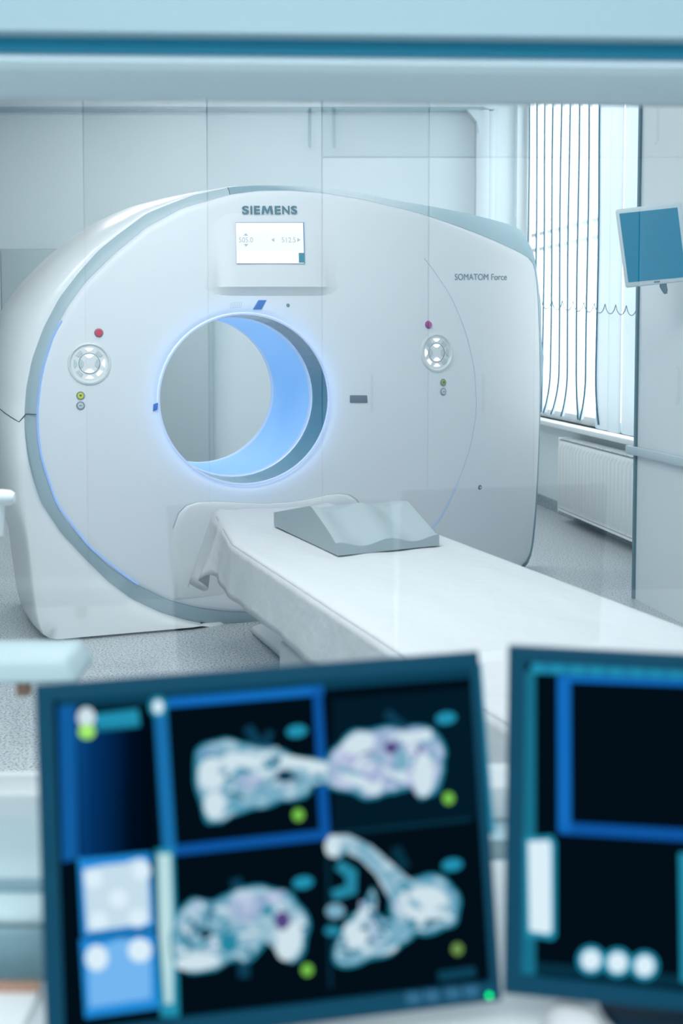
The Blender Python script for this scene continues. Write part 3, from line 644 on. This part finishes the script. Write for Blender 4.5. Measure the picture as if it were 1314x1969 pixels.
# hanging monitor
MY = 4.95
c4 = [np.array(at(1184, 404, MY)), np.array(at(1203, 553, MY - .05))]
tlm, trm = at(1184, 404, 4.98), at(1311, 388.5, 4.92); blm = at(1204, 554, 5.02); exm = trm - tlm; eym = blm - tlm; brm = blm + exm * 1.0
nm = np.cross(exm, eym); nm /= np.linalg.norm(nm); nm *= -1 if nm[1] > 0 else 1
hm = thing('hanging_monitor', (tlm + brm) / 2, 'small tilted monitor with white frame and teal dark screen hanging beside the window', 'monitor')
def HM(a, b, c=0): return tlm + (trm - tlm) * a * (1 - b) + (brm - blm) * a * b + (blm - tlm) * b + nm * c
MB().prism([HM(0, 0, -.05), HM(1, 0, -.05), HM(1, 1, -.05), HM(0, 1, -.05)], nm * .05).build('housing', M_tv, hm, bevel=.008)
MB().prism([HM(.05, .05, .0005), HM(.93, .06, .0005), HM(.93, .94, .0005), HM(.05, .93, .0005)], nm * .001).build('screen', M_tvscreen, hm, smooth=False)
MB().prism([HM(.44, .955, .0), HM(.53, .955, .0), HM(.53, .97, .0), HM(.44, .97, .0)], nm * .0015).build('badge', M_sensor, hm, smooth=False)
q = HM(.58, 1.0, -.025); MB().tube([q + np.array([0, 0, .02]), q - np.array([0, 0, .012]), q - np.array([-.008, 0, .03]), q - np.array([-.012, 0, .045])], [.016, .016, .013, .007], 12).build('handle', M_edge, hm)
q2 = HM(.6, .5, -.05); MB().tube([q2, q2 - nm * .05, np.array(K_(.72, .02, q2[2] + .03))], .018, 10).build('wall_arm', M_tv, hm)

# injector stand at the left edge of the scan room
q = at(-95, 960, 3.0); t = thing('injector_stand', (q[0], q[1], 0), 'pale stand with white rounded arm at the left edge, beside the scanner', 'equipment stand')
MB().tube([(q[0], q[1], .06), (q[0], q[1], 1.0)], .02, 14).build('pole', M_white, t)
e_ = at(20, 957, 3.0); MB().tube([(q[0], q[1], e_[2]), (e_[0] - .02, q[1], e_[2]), (e_[0], q[1], e_[2]), (e_[0] + .012, q[1], e_[2])], [.018, .022, .02, .012], 16).build('arm', M_white, t)
MB().tube([(e_[0] - .03, q[1], e_[2] - .014), (e_[0] - .035, q[1], e_[2] - .10)], .016, 12).build('grip', M_white, t)
m = MB()
for k in range(5): a_ = k * 2 * math.pi / 5 + .3; m.tube([(q[0], q[1], .07), (q[0] + .26 * math.cos(a_), q[1] + .26 * math.sin(a_), .05)], .016, 8); m.tube([(q[0] + .26 * math.cos(a_), q[1] + .26 * math.sin(a_), .055), (q[0] + .26 * math.cos(a_), q[1] + .26 * math.sin(a_), .0)], .022, 10)
m.build('base', M_white, t)

# ================================================================== partition with the observation window
WT, WB_ = 1.7235, .66
struct(MB().box((-4.2, 0, WT), (3.4, .12, CEIL), 0, P_), 'wall_front', M_lintel)
struct(MB().box((-1.1, -.02, 0), (1.1, .12, WB_ - .03), 0, P_), 'wall_front_lower', M_lintel)
struct(MB().box((-4.2, -.02, 0), (-1.1, .12, WB_ - .03), 0, P_).box((-4.2, 0, WB_ - .03), (-.75, .12, WT), 0, P_), 'wall_front_left', M_lintel)
struct(MB().box((1.1, -.02, 0), (3.4, .12, WB_ - .03), 0, P_).box((.85, 0, WB_ - .03), (3.4, .12, WT), 0, P_), 'wall_front_right', M_lintel)
struct(MB().box((-.75, -.02, WT - .018), (.85, .085, WT + .0), 0, P_), 'trim_7', M_gap_shade)
m = MB().box((-.75, -.03, WT - .062), (.85, .0, WT - .018), 0, P_)
m.add([P_(s, n, z) for s in (-.75, .85) for n, z in ((.0, WT - .018), (.075, WT - .018), (.082, WT - .030), (.070, WT - .0385), (0, WT - .062))],
      [(0, 5, 6, 1), (1, 6, 7, 2), (2, 7, 8, 3), (3, 8, 9, 4)])
wf = struct(m, 'window_2', M_framehead)
MB().box((-.75, -.03, WB_ - .03), (.85, .06, WB_ + .022), 0, P_).build('window_sill', M_frame_w, wf, bevel=.006)
MB().box((-.75, -.03, WB_ + .022), (-.70, .06, WT - .062), 0, P_).build('side_frame', M_frame_w, wf, smooth=False)
MB().box((.80, -.03, WB_ + .022), (.85, .06, WT - .062), 0, P_).build('side_frame', M_frame_w, wf, smooth=False)
MB().add([P_(s, -.008, z) for s, z in ((-.70, WB_ + .022), (.80, WB_ + .022), (.80, WT - .062), (-.70, WT - .062))], [(0, 1, 2, 3)]).build('pane', M_glass, wf, smooth=False)
# control room behind the viewer
struct(MB().box((-3.0, -2.9, -.1), (3.0, YG - .16, 0)), 'floor_control', M_floor)
CZ = 2.95
struct(MB().box((-3.0, -2.9, CZ), (3.0, YG - .16, CZ + .1)), 'ceiling_control', M_ceil)
struct(MB().box((-3.0, -2.9, 0), (-2.9, YG - .25, CZ)), 'wall_control_left', M_wall)
struct(MB().box((2.9, -2.9, 0), (3.0, YG - .0, CZ)), 'wall_control_right', M_wall)
struct(MB().box((-3.0, -2.9, 0), (3.0, -2.8, CZ)), 'wall_control_back', M_wall)
# tall cupboards behind the viewer: their doors and handles show as faint reflections in the observation glass
VY = 5.05
def V(x, y, dz=0.): p = at(x, y, VY + dz); return mirror(p)
cab = thing('wall_cupboard', mirror((.1, 5.3, 0)), 'white cupboards with vertical handles, only seen mirrored faintly in the observation glass', 'cupboard')
def vb(x0, x1, z0, z1, y0, y1): m = MB(); v = [mirror((x, y, z)) for x in (x0, x1) for y in (y0, y1) for z in (z0, z1)]; return m.add(v, [(0, 1, 3, 2), (4, 6, 7, 5), (0, 4, 5, 1), (2, 3, 7, 6), (0, 2, 6, 4), (1, 5, 7, 3)])
ex_ = lambda px: at(px, 640, VY)[0]; ez_ = lambda py: at(657, py, VY)[2]
seams = [-62, 163, 400, 620, 825, 1030, 1230, 1440]
zsp = ez_(301)
vb(ex_(-62), ex_(1440), 0, CZ - .02, VY + .022, VY + .45).build('carcass', M_line, cab, smooth=False)
for i in range(len(seams) - 1):
    a_, b_ = ex_(seams[i]) + .003, ex_(seams[i + 1]) - .003
    if seams[i] >= 620:
        vb(a_, b_, zsp + .004, CZ - .03, VY, VY + .02).build('door', M_white, cab, bevel=.003); vb(a_, b_, .1, zsp - .004, VY, VY + .02).build('door', M_white, cab, bevel=.003)
    else: vb(a_, b_, .1, CZ - .03, VY, VY + .02).build('door', M_white, cab, bevel=.003)
for px, y0, y1 in ((597, 208, 280), (643, 208, 280), (1003, 208, 275), (1054, 208, 275), (1258, 208, 275), (1208, 208, 275), (716, 722, 790), (930, 722, 790), (1306, 707, 777)):
    x = ex_(px); z1, z0 = ez_(y0), ez_(y1)
    MB().tube([mirror((x, VY + .0, z0)), mirror((x, VY - .03, z0 + .008)), mirror((x, VY - .03, z1 - .008)), mirror((x, VY, z1))], .007, 8).build('handle', M_ringgrey, cab)

# ================================================================== control desk and what stands on it
DZ = .64
dk_ = thing('control_desk', (0, 1.1, 0), 'white control desk under the two dark monitors below the observation window', 'desk')
MB().box((-1.05, .35, DZ - .03), (1.05, 1.47, DZ)).build('desktop', M_desk, dk_, bevel=.004)
for x in (-.98, .98): MB().box((x - .03, .45, 0), (x + .03, 1.40, DZ - .031)).build('leg', M_frame_w, dk_, smooth=False)
MB().box((-1.0, 1.41, .2), (1.0, 1.43, DZ - .031)).build('back_panel', M_desk, dk_, smooth=False)

def monitor(o, yaw, tilt, roll, W, H, label, back=.10, br=(.09, .07)):
    ex = np.array([math.cos(yaw), math.sin(yaw), 0]); n = np.array([math.sin(yaw), -math.cos(yaw), 0]); ez = np.array([0, 0, 1.])
    ey = math.cos(tilt) * ez - math.sin(tilt) * n; n = math.cos(tilt) * n + math.sin(tilt) * ez
    ex, ey = math.cos(roll) * ex + math.sin(roll) * ey, -math.sin(roll) * ex + math.cos(roll) * ey
    o = np.array(o); c = o + ex * W / 2 - ey * H / 2
    root = thing('computer_monitor', (c[0] - n[0] * .09, c[1] - n[1] * .09, DZ), label, 'monitor', None)
    L = lambda a, b, cc=0: o + ex * a - ey * b + n * cc             # a from the left edge, b down from the top, c towards the viewer
    bw = (.017, .0145, .010, .019)                                     # left, top, right, bottom bezel widths
    outl = [(0, 0), (W, 0), (W, H), (0, H)]; inn = [(bw[0], bw[1]), (W - bw[2], bw[1]), (W - bw[2], H - bw[3]), (bw[0], H - bw[3])]
    MB().loft([[L(a, b, -.012) for a, b in outl], [L(a, b, -.002) for a, b in outl], [L(a + (.003 if a == 0 else -.003), b + (.003 if b == 0 else -.003), 0) for a, b in outl], [L(a, b, 0) for a, b in inn], [L(a, b, -.006) for a, b in inn]]).build('bezel', M_bezel, root, smooth=False)
    MB().loft([[L(a, b, -.0122) for a, b in outl], [L(W / 2 + (a - W / 2) * .94, H / 2 + (b - H / 2) * .92, -.045) for a, b in outl]], cap0=True, cap1=True).build('housing', M_bezel2, root, smooth=False)
    sc = MB().add([L(a, b, -.005) for a, b in ((0.01, .01), (W - .01, .01), (W - .01, H - .012), (.01, H - .012))], [(0, 1, 2, 3)]).build('screen', glow('screen_black', (2, 14, 24), 1.), root, smooth=False)
    nk = L(W / 2, H * .6, -.05); b0 = np.array([nk[0] - n[0] * back, nk[1] - n[1] * back, DZ])
    MB().tube([nk + n * .004, nk - n * (back - .005), b0 + ez * .14, b0 + ez * .02], [.03, .028, .026, .028], 14).build('neck', M_bezel2, root)
    m = MB(); cc = [(b0[0] + br[0] * math.cos(q), b0[1] + br[1] * math.sin(q)) for q in np.linspace(0, 2 * math.pi, 36, endpoint=False)]
    m.loft([[(x, y, DZ) for x, y in cc], [(x, y, DZ + .012) for x, y in cc], [(b0[0] + (x - b0[0]) * .9, b0[1] + (y - b0[1]) * .9, DZ + .018) for x, y in cc]], cap0=True, cap1=True).build('stand_base', M_bezel2, root, angle=40)
    so_, sn = L(0, 0, -.005), n
    class S:                                                           # draws on the lit screen; layers sit a fraction of a millimetre apart
        pass
    S.n = n; S.L = L; S.root = root; S.screen = sc
    S.pt = staticmethod(lambda x, y, k=1: at_plane(x, y, so_ + sn * (.0002 * k), sn))
    S.face = staticmethod(lambda x, y, k=0.: at_plane(x, y, o + sn * k, sn))
    return S
def chaikin(p, n=2):
    p = np.array(p, float)
    for _ in range(n): q = np.roll(p, -1, 0); p = np.stack([.75 * p + .25 * q, .25 * p + .75 * q], 1).reshape(-1, 2)
    return p
class Draw:
    def __init__(s, S): s.S = S; s.mb = MB(); s.mats = []
    def mi(s, m):
        if m not in s.mats: s.mats.append(m)
        return s.mats.index(m)
    def poly(s, px, m, k=1): s.mb.add([s.S.pt(x, y, k) for x, y in px], [tuple(range(len(px)))], s.mi(m)); return s
    def blob(s, cx, cy, rx, ry, m, k=1, rot=0, n=22): return s.poly([(cx + rx * math.cos(q) * math.cos(rot) - ry * math.sin(q) * math.sin(rot), cy + rx * math.cos(q) * math.sin(rot) + ry * math.sin(q) * math.cos(rot)) for q in np.linspace(0, 2 * math.pi, n, endpoint=False)], m, k)
    def line(s, p, q, w, m, k=1):
        p, q = np.array(p, float), np.array(q, float); d = q - p; d /= np.linalg.norm(d); e = np.array([-d[1], d[0]]) * w / 2; return s.poly([p - e, q - e, q + e, p + e], m, k)
    def curve(s, pts, w, m, k=1):
        pts = [np.array(p, float) for p in pts]; l, r = [], []
        for i, p in enumerate(pts):
            d = pts[min(i + 1, len(pts) - 1)] - pts[max(i - 1, 0)]; d /= np.linalg.norm(d); e = np.array([-d[1], d[0]]) * (w[i] if hasattr(w, '__len__') else w) / 2; l.append(p - e); r.append(p + e)
        for i in range(len(pts) - 1): s.poly([l[i], l[i + 1], r[i + 1], r[i]], m, k)
        return s
    def bone(s, px, m, k=5, n=46, tone=0):
        g = np.random.default_rng(int(px[0][0]) + len(px)); p = chaikin(px); c = p.mean(0)
        j = smooth_loop(g.normal(0, 1, len(p)), 1)[:, None]; d_ = (p - c) / np.linalg.norm(p - c, axis=1)[:, None]; p = p + d_ * j * 4.5
        e = s.S; s.poly(p + d_ * 5 + np.array([0, 1]), C_bcy, k - 1); s.poly(p - d_ * 2, m, k)
        lo, hi = p.min(0), p.max(0)
        def inside(q):
            r_ = False
            for i in range(len(p)):
                a, b = p[i], p[i - 1]
                if (a[1] > q[1]) != (b[1] > q[1]) and q[0] < (b[0] - a[0]) * (q[1] - a[1]) / (b[1] - a[1]) + a[0]: r_ = not r_
            return r_
        cols = [C_boneh, C_mid, C_lav, C_boneh, C_bcy, C_bone2, C_hole2] if not tone else [C_boneh, C_lav2, C_lav, C_lav2, C_mid, C_boneh, C_pur2]
        i = 0; tries = 0
        while i < n and tries < 2000:
            tries += 1; q = lo + (hi - lo) * g.random(2); a = g.normal(-.35 if g.random() < .6 else .8, .5); L_ = g.uniform(8, 26); w_ = np.array([math.cos(a), math.sin(a)]) * L_
            if all(inside(q + w_ * t) for t in (-1, -.5, 0, .5, 1)): s.curve([q - w_, q - w_ * .3 + g.normal(0, 2, 2), q + w_ * .4 + g.normal(0, 2, 2), q + w_], [3, g.uniform(7, 15), g.uniform(7, 13), 3], cols[int(g.integers(len(cols)))], k + .2 + i * .02); i += 1
        return s
    def done(s, name): return s.mb.build(name, s.mats, s.S.screen, smooth=False, normals=False)
C_blue = glow('ui_blue', (20, 108, 190)); C_blue_d = glow('ui_dark_blue', (14, 84, 160)); C_cyan = glow('ui_cyan', (34, 144, 176)); C_teal_d = glow('ui_dark_teal', (8, 48, 66))
C_white = glow('ui_white', (214, 234, 244), 1.05); C_pale = glow('ui_pale_cyan', (188, 222, 226)); C_sky = glow('ui_sky', (116, 182, 240)); C_bright = glow('ui_bright_blue', (34, 140, 218)); C_black = glow('ui_black', (0, 8, 16))
C_green = glow('ui_green', (118, 196, 78), 1.); C_green2 = glow('ui_dim_green', (110, 150, 80)); C_lime = glow('ui_lime', (165, 240, 110))
C_grad = glow_ramp('ui_gradient', [(0, (14, 96, 170)), (.35, (4, 50, 100)), (.75, (0, 14, 34)), (1, (0, 8, 18))])
C_bone = glow('bone_pale', (184, 210, 224), 1., (92, 158, 184), 45, .36, .62); C_lav = glow('bone_lavender', (190, 202, 228), 1., (128, 160, 196), 45, .34, .62)
C_boneh = glow('bone_highlight', (206, 226, 235)); C_bcy = glow('bone_cyan', (36, 134, 162)); C_hole = glow('bone_shadow', (14, 60, 84)); C_pur = glow('bone_purple', (84, 70, 130)); C_mid = glow('bone_mid', (120, 172, 196))
C_bone2 = glow('bone_grey', (150, 186, 206)); C_hole2 = glow('bone_deep', (44, 108, 136)); C_lav2 = glow('bone_soft_lavender', (166, 172, 214)); C_pur2 = glow('bone_soft_purple', (112, 104, 158)); C_dimcy = glow('ui_dim_cyan', (22, 92, 122)); C_bgL = glow('view_background', (3, 26, 40))

SL = monitor((-.293, 1.0783, .993), .1394, .1526, .0353, .4366, .338, 'dark framed monitor showing four bone scans, on the white desk')
d = Draw(SL); d.poly([(640, 1345), (905, 1322), (935, 1575), (640, 1600)], C_bgL, 2).line((636, 1604), (905, 1575), 8, C_teal_d, 3).line((630, 1620), (636, 1900), 6, C_teal_d, 3); d.line((112, 1352), (912, 1290), 26, glow('ui_menu_teal', (12, 62, 86)), 1); d.done('view_background')
d = Draw(SL); d.poly([(112, 1358), (146, 1355), (151, 1652), (120, 1658)], glow('ui_strip_blue', (18, 92, 160)), 2); d.poly([(150, 1400), (290, 1388), (293, 1640), (156, 1652)], C_grad, 2)
d.blob(166, 1380, 17, 20, C_boneh, 3).blob(167, 1407, 16, 14, C_lime, 4); d.line((184, 1390), (268, 1380), 34, C_cyan, 2); d.done('patient_panel')
d = Draw(SL); d.line((308, 1360), (326, 1640), 26, glow('ui_slider', (26, 112, 172)), 2).blob(304, 1359, 18, 20, C_cyan, 3).blob(304, 1359, 10, 13, C_white, 4); d.curve([(316, 1632), (322, 1790), (327, 1955)], 36, C_cyan, 3).curve([(316, 1642), (320, 1790), (325, 1930)], [24, 26, 14], C_pale, 4); d.done('slider')
d = Draw(SL); d.line((322, 1352), (622, 1327), 18, C_blue, 2).line((610, 1322), (618, 1462), 18, C_blue_d, 2).line((620, 1510), (626, 1612), 20, C_blue_d, 2).line((330, 1636), (632, 1604), 20, C_blue_d, 2); d.done('viewport_frame')
d = Draw(SL); d.poly([(150, 1650), (289, 1638), (298, 1786), (158, 1801)], C_bright, 2); d.poly([(160, 1672), (200, 1664), (240, 1660), (268, 1650), (284, 1655), (289, 1775), (168, 1792)], glow('ui_soft_white', (198, 222, 236)), 3)
for x, y in ((180, 1690), (228, 1728), (265, 1765), (272, 1675), (190, 1770)): d.blob(x, y, 18, 18, C_white, 4)
d.done('tool_palette')
d = Draw(SL); d.poly([(154, 1806), (298, 1792), (307, 1938), (164, 1958)], C_bright, 2); d.poly([(168, 1830), (230, 1806), (290, 1812), (291, 1920), (172, 1938)], C_sky, 3); d.blob(186, 1842, 22, 25, C_white, 4).blob(269, 1827, 23, 23, C_white, 4); d.done('tool_palette')
# four views of the bone
d = Draw(SL); d.bone([(374, 1490), (380, 1450), (400, 1432), (440, 1424), (490, 1432), (540, 1446), (585, 1458), (640, 1464), (640, 1500), (606, 1508), (592, 1518), (570, 1538), (540, 1536), (500, 1550), (455, 1562), (425, 1582), (404, 1582), (394, 1556)], C_bone, 5)
d.blob(408, 1488, 26, 32, C_boneh, 6).blob(412, 1548, 20, 26, C_boneh, 6).blob(470, 1462, 40, 14, C_boneh, 6, .15).line((540, 1460), (630, 1478), 20, C_boneh, 6).blob(480, 1502, 26, 14, C_lav, 6).blob(548, 1492, 16, 12, C_hole, 7).line((475, 1398), (500, 1432), 20, C_hole, 5).line((510, 1440), (520, 1405), 14, C_hole, 4).blob(520, 1526, 26, 14, C_mid, 6); d.done('bone_image')
d = Draw(SL); d.bone([(628, 1470), (640, 1445), (660, 1420), (690, 1404), (740, 1402), (800, 1394), (835, 1404), (858, 1446), (852, 1480), (838, 1534), (800, 1536), (793, 1500), (770, 1520), (745, 1518), (722, 1536), (680, 1522), (628, 1506)], C_lav, 5, 40, 1)
d.blob(690, 1430, 32, 20, C_boneh, 6, -.3).blob(815, 1490, 20, 42, C_boneh, 6).line((770, 1420), (830, 1412), 20, C_boneh, 6).line((660, 1486), (730, 1522), 18, C_boneh, 6).blob(752, 1438, 12, 12, C_pur, 7).blob(772, 1462, 14, 22, C_mid, 6).line((650, 1478), (690, 1488), 10, C_mid, 7).line((742, 1370), (784, 1404), 18, C_hole, 4); d.done('bone_image')
d = Draw(SL); d.bone([(332, 1800), (345, 1750), (375, 1722), (410, 1742), (440, 1716), (480, 1704), (540, 1712), (575, 1734), (598, 1778), (582, 1825), (560, 1856), (536, 1836), (515, 1806), (494, 1822), (470, 1858), (450, 1836), (420, 1862), (370, 1872), (334, 1858)], C_bone, 5)
d.blob(470, 1750, 34, 28, C_lav, 6, -.4).blob(380, 1850, 44, 16, C_boneh, 6, -.1).blob(556, 1810, 24, 38, C_boneh, 6, .3).line((440, 1740), (550, 1722), 20, C_lav, 6).blob(395, 1795, 14, 10, C_hole, 7).blob(440, 1815, 18, 18, C_bcy, 7).blob(543, 1770, 15, 18, C_pur, 7).blob(405, 1760, 24, 16, C_mid, 6).line((452, 1690), (460, 1712), 22, C_hole, 4).line((468, 1840), (470, 1880), 22, C_hole, 4); d.done('bone_image')
d = Draw(SL); d.curve([(640, 1630), (668, 1622), (704, 1640), (735, 1668), (765, 1705), (790, 1730)], [50, 34, 34, 36, 52, 70], C_bone, 5); d.bone([(765, 1690), (830, 1682), (870, 1702), (888, 1736), (878, 1768), (845, 1786), (800, 1798), (752, 1760), (748, 1720)], C_bone, 5)
d.bone([(640, 1852), (650, 1800), (680, 1760), (706, 1730), (716, 1700), (726, 1730), (720, 1770), (760, 1766), (800, 1790), (765, 1820), (715, 1842), (680, 1856)], C_bone, 5); d.curve([(650, 1662), (676, 1680), (676, 1710), (640, 1722)], [20, 26, 26, 20], C_bcy, 5).blob(645, 1752, 18, 14, C_mid, 5).blob(640, 1790, 16, 10, C_bcy, 5)
d.blob(640, 1628, 15, 20, C_boneh, 6).blob(820, 1740, 44, 36, C_boneh, 6).blob(686, 1798, 22, 26, C_boneh, 6).line((700, 1640), (750, 1695), 14, C_mid, 6).blob(770, 1790, 24, 16, C_mid, 6).line((760, 1630), (780, 1670), 22, C_teal_d, 4); d.done('bone_image')
for x, y, m_ in ((574, 1567, C_green), (863, 1535, C_green), (591, 1865, C_green), (880, 1825, C_green2)): Draw(SL).blob(x, y, 11, 12, m_, 3).done('status_marker')
for x, y in ((571, 1406), (858, 1381), (583, 1697), (870, 1663)): Draw(SL).blob(x, y, 20, 12, C_cyan, 3, -.15).done('view_caption')
d = Draw(SL); d.line((843, 1878), (915, 1868), 20, glow('ui_status', (14, 64, 86)), 2).done('status_bar')
d = Draw(SL); d.line((915, 1276), (941, 1604), 22, glow('ui_bezel_glint', (34, 140, 174)), 2); d.done('scroll_or_glint_strip')  # right monitor's glow reflected on the bezel, painted as a lit strip
for x in (795, 830, 870, 905):
    p = SL.face(x, 1918 - (x - 795) * .12, .0); m = MB(); m.prism([p + np.array([a, 0, b]) for a, b in ((-.007, -.006), (.007, -.006), (.007, .006), (-.007, .006))], SL.n * .002).build('menu_key', mat('bezel_key', (22, 92, 124), .4), SL.root, smooth=False)
p = SL.face(941, 1914, .0005); m = MB()
e1 = np.array([1., 0, 0]); e2 = np.cross(SL.n, e1)
m.prism([p + .0022 * (math.cos(q) * e1 + math.sin(q) * e2) for q in np.linspace(0, 2 * math.pi, 18, endpoint=False)], SL.n * .001).build('power_light', M_led_green, SL.root, smooth=False)

SR = monitor((.1642, 1.1131, 1.0216), -.1824, .08, -.0027, .4366, .338, 'dark framed monitor with mostly black screen at the lower right', .03, (.125, .10))
d = Draw(SR); d.line((1017, 1290), (1017, 1885), 27, glow('ui_teal_column', (26, 112, 138)), 1); d.done('side_bar')
d = Draw(SR); d.line((1022, 1283), (1800, 1312), 24, glow('ui_teal_bar', (30, 128, 168)), 2)
for k in range(14): d.blob(1034 + 38 * k, 1284 + 1.4 * k, 12, 11, C_cyan, 3)
d.done('menu_bar')
d = Draw(SR); d.line((1085, 1300), (1086, 1600), 26, C_blue, 2).line((1076, 1592), (1800, 1634), 24, C_blue_d, 2).line((1085, 1305), (1800, 1331), 12, C_blue, 2); d.done('viewport_frame')
d = Draw(SR); d.poly([(1008, 1610), (1062, 1606), (1070, 1620), (1070, 1800), (1062, 1808), (1012, 1800)], C_cyan, 2); d.poly([(1016, 1618), (1056, 1616), (1060, 1626), (1061, 1790), (1054, 1796), (1019, 1790)], C_white, 3); d.done('tool_palette')
for x, y in ((1137, 1846), (1188, 1851), (1240, 1857)): Draw(SR).blob(x, y, 28, 29, C_cyan, 3).blob(x, y, 19, 20, C_white, 4).done('tool_button')
d = Draw(SR); d.line((1030, 1862), (1800, 1930), 24, C_teal_d, 1).done('status_bar')
d = Draw(SR); d.poly([(1306, 1640), (1330, 1640), (1332, 1890), (1310, 1888)], C_cyan, 2); d.done('scroll_or_glint_strip')

# small things on the desk and by the window's lower left corner
q = at(-60, 1700, 1.30); t = thing('label_printer', (at(20, 1700, 1.30)[0], 1.30, DZ), 'pale blurred printer with teal grey front on the desk, left of the monitors', 'printer')
x1 = at(140, 1700, 1.30)[0]
MB().box((x1 - .22, 1.18, DZ), (x1, 1.42, DZ + .062)).build('body', M_device_d, t, bevel=.008)
MB().box((x1 - .222, 1.178, DZ + .064), (x1 + .001, 1.422, DZ + .08)).build('lid', M_device, t, bevel=.006)
MB().box((x1 - .20, 1.22, DZ + .0805), (x1 - .008, 1.245, DZ + .084)).build('paper_slot', M_device_d, t, smooth=False)
MB().box((x1 - .18, 1.03, DZ), (x1 + .0, 1.145, DZ + .012)).build('t', M_white).name = 'document_tray'
o = bpy.data.objects['document_tray']; tag(o, 'flat white tray with brown back edge on the desk, in front of the printer', 'tray')
ro = MB().box((x1 - .18, 1.146, DZ), (x1 + .0, 1.153, DZ + .02)).build('back_edge', M_wood, None, smooth=False); ro.parent = o; OFF[ro.name] = np.zeros(3); ro['label'] = 'brown back edge'
# intercom box on an arm from the window's side frame
e_ = at(140, 1262, 1.42); f_ = at(150, 1310, 1.42)
t = thing('intercom_box', (e_[0] - .1, 1.42, f_[2]), 'pale flat intercom box on a bracket at the left, above the big monitor corner', 'intercom')
MB().prism([(e_[0] - .42, 1.40, f_[2] + .002), (f_[0] + .004, 1.40, f_[2] + .002), (f_[0], 1.40, f_[2] + .012), (e_[0] - .006, 1.40, e_[2]), (e_[0] - .42, 1.40, e_[2])], (0, .10, 0)).build('body', M_device, t, bevel=.006)
p = at(46, 1325, 1.45); MB().tube([(p[0], 1.45, f_[2] + .003), (p[0], 1.45, f_[2] - .026)], .010, 12).build('knob', M_wood, t)
MB().box((e_[0] - .47, 1.43, f_[2] + .004), (e_[0] - .40, 1.60, f_[2] + .02)).build('bracket', M_device_d, t, smooth=False)
# mouse at the lower right
p = at_z(1105, 1985, DZ + .01); t = thing('computer_mouse', (p[0], p[1], DZ), 'white mouse on the desk under the right monitor', 'mouse')
L = []
for s, h in ((1, 0), (1.0, .008), (.9, .02), (.6, .028), (.2, .031)): L.append([(p[0] + .03 * s * math.cos(q), p[1] + .05 * s * math.sin(q), DZ + h) for q in np.linspace(0, 2 * math.pi, 28, endpoint=False)])
MB().loft(L, cap0=True, cap1=True).build('shell', M_white, t, angle=60)

# ================================================================== light
def area(name, loc, size, power, col=(1, 1, 1), rot=(0, 0, 0), sy=None):
    l = bpy.data.lights.new(name, 'AREA'); l.energy = power; l.color = col; l.size = size
    if sy: l.shape = 'RECTANGLE'; l.size_y = sy
    o = bpy.data.objects.new(name, l); COL.objects.link(o); o.location = loc; o.rotation_euler = rot; return o
for x, y, p_ in ((-1.6, 2.35, 47), (-.2, 2.35, 37), (-.3, 3.6, 18), (.3, 7.3, 26), (-1.7, 7.2, 40)):
    area('ceiling_lamp', (x, y, CEIL - .03), 1.1, p_, (1.0, .988, .978))
area('control_lamp', (0, -.9, CZ - .03), 1.6, 85, (.97, .985, 1.0))
w = bpy.data.worlds.new('World'); SC.world = w; w.use_nodes = True; bg = w.node_tree.nodes['Background']; bg.inputs[0].default_value = (.94, .98, 1.0, 1); bg.inputs[1].default_value = 3.2

# ================================================================== camera
cd = bpy.data.cameras.new('Camera'); cam = bpy.data.objects.new('Camera', cd); COL.objects.link(cam); SC.camera = cam
cam.location = tuple(CAM); cam.rotation_euler = (math.pi / 2 - PITCH, 0, 0)
cd.sensor_fit = 'VERTICAL'; cd.sensor_height = 36; cd.sensor_width = 24; cd.lens = FPX / 1969 * 36
cd.shift_y = (CY - 984.5) / 1969; cd.clip_start = .02
cd.dof.use_dof = True; cd.dof.focus_distance = 5.3; cd.dof.aperture_fstop = cd.lens / 1000 / .0140
SC.view_settings.view_transform = 'Standard'; SC.view_settings.look = 'None'; SC.view_settings.exposure = 0; SC.view_settings.gamma = 1
SC.cycles.use_denoising = True; SC.cycles.max_bounces = 8; SC.cycles.transparent_max_bounces = 12; SC.cycles.caustics_reflective = False; SC.cycles.caustics_refractive = False
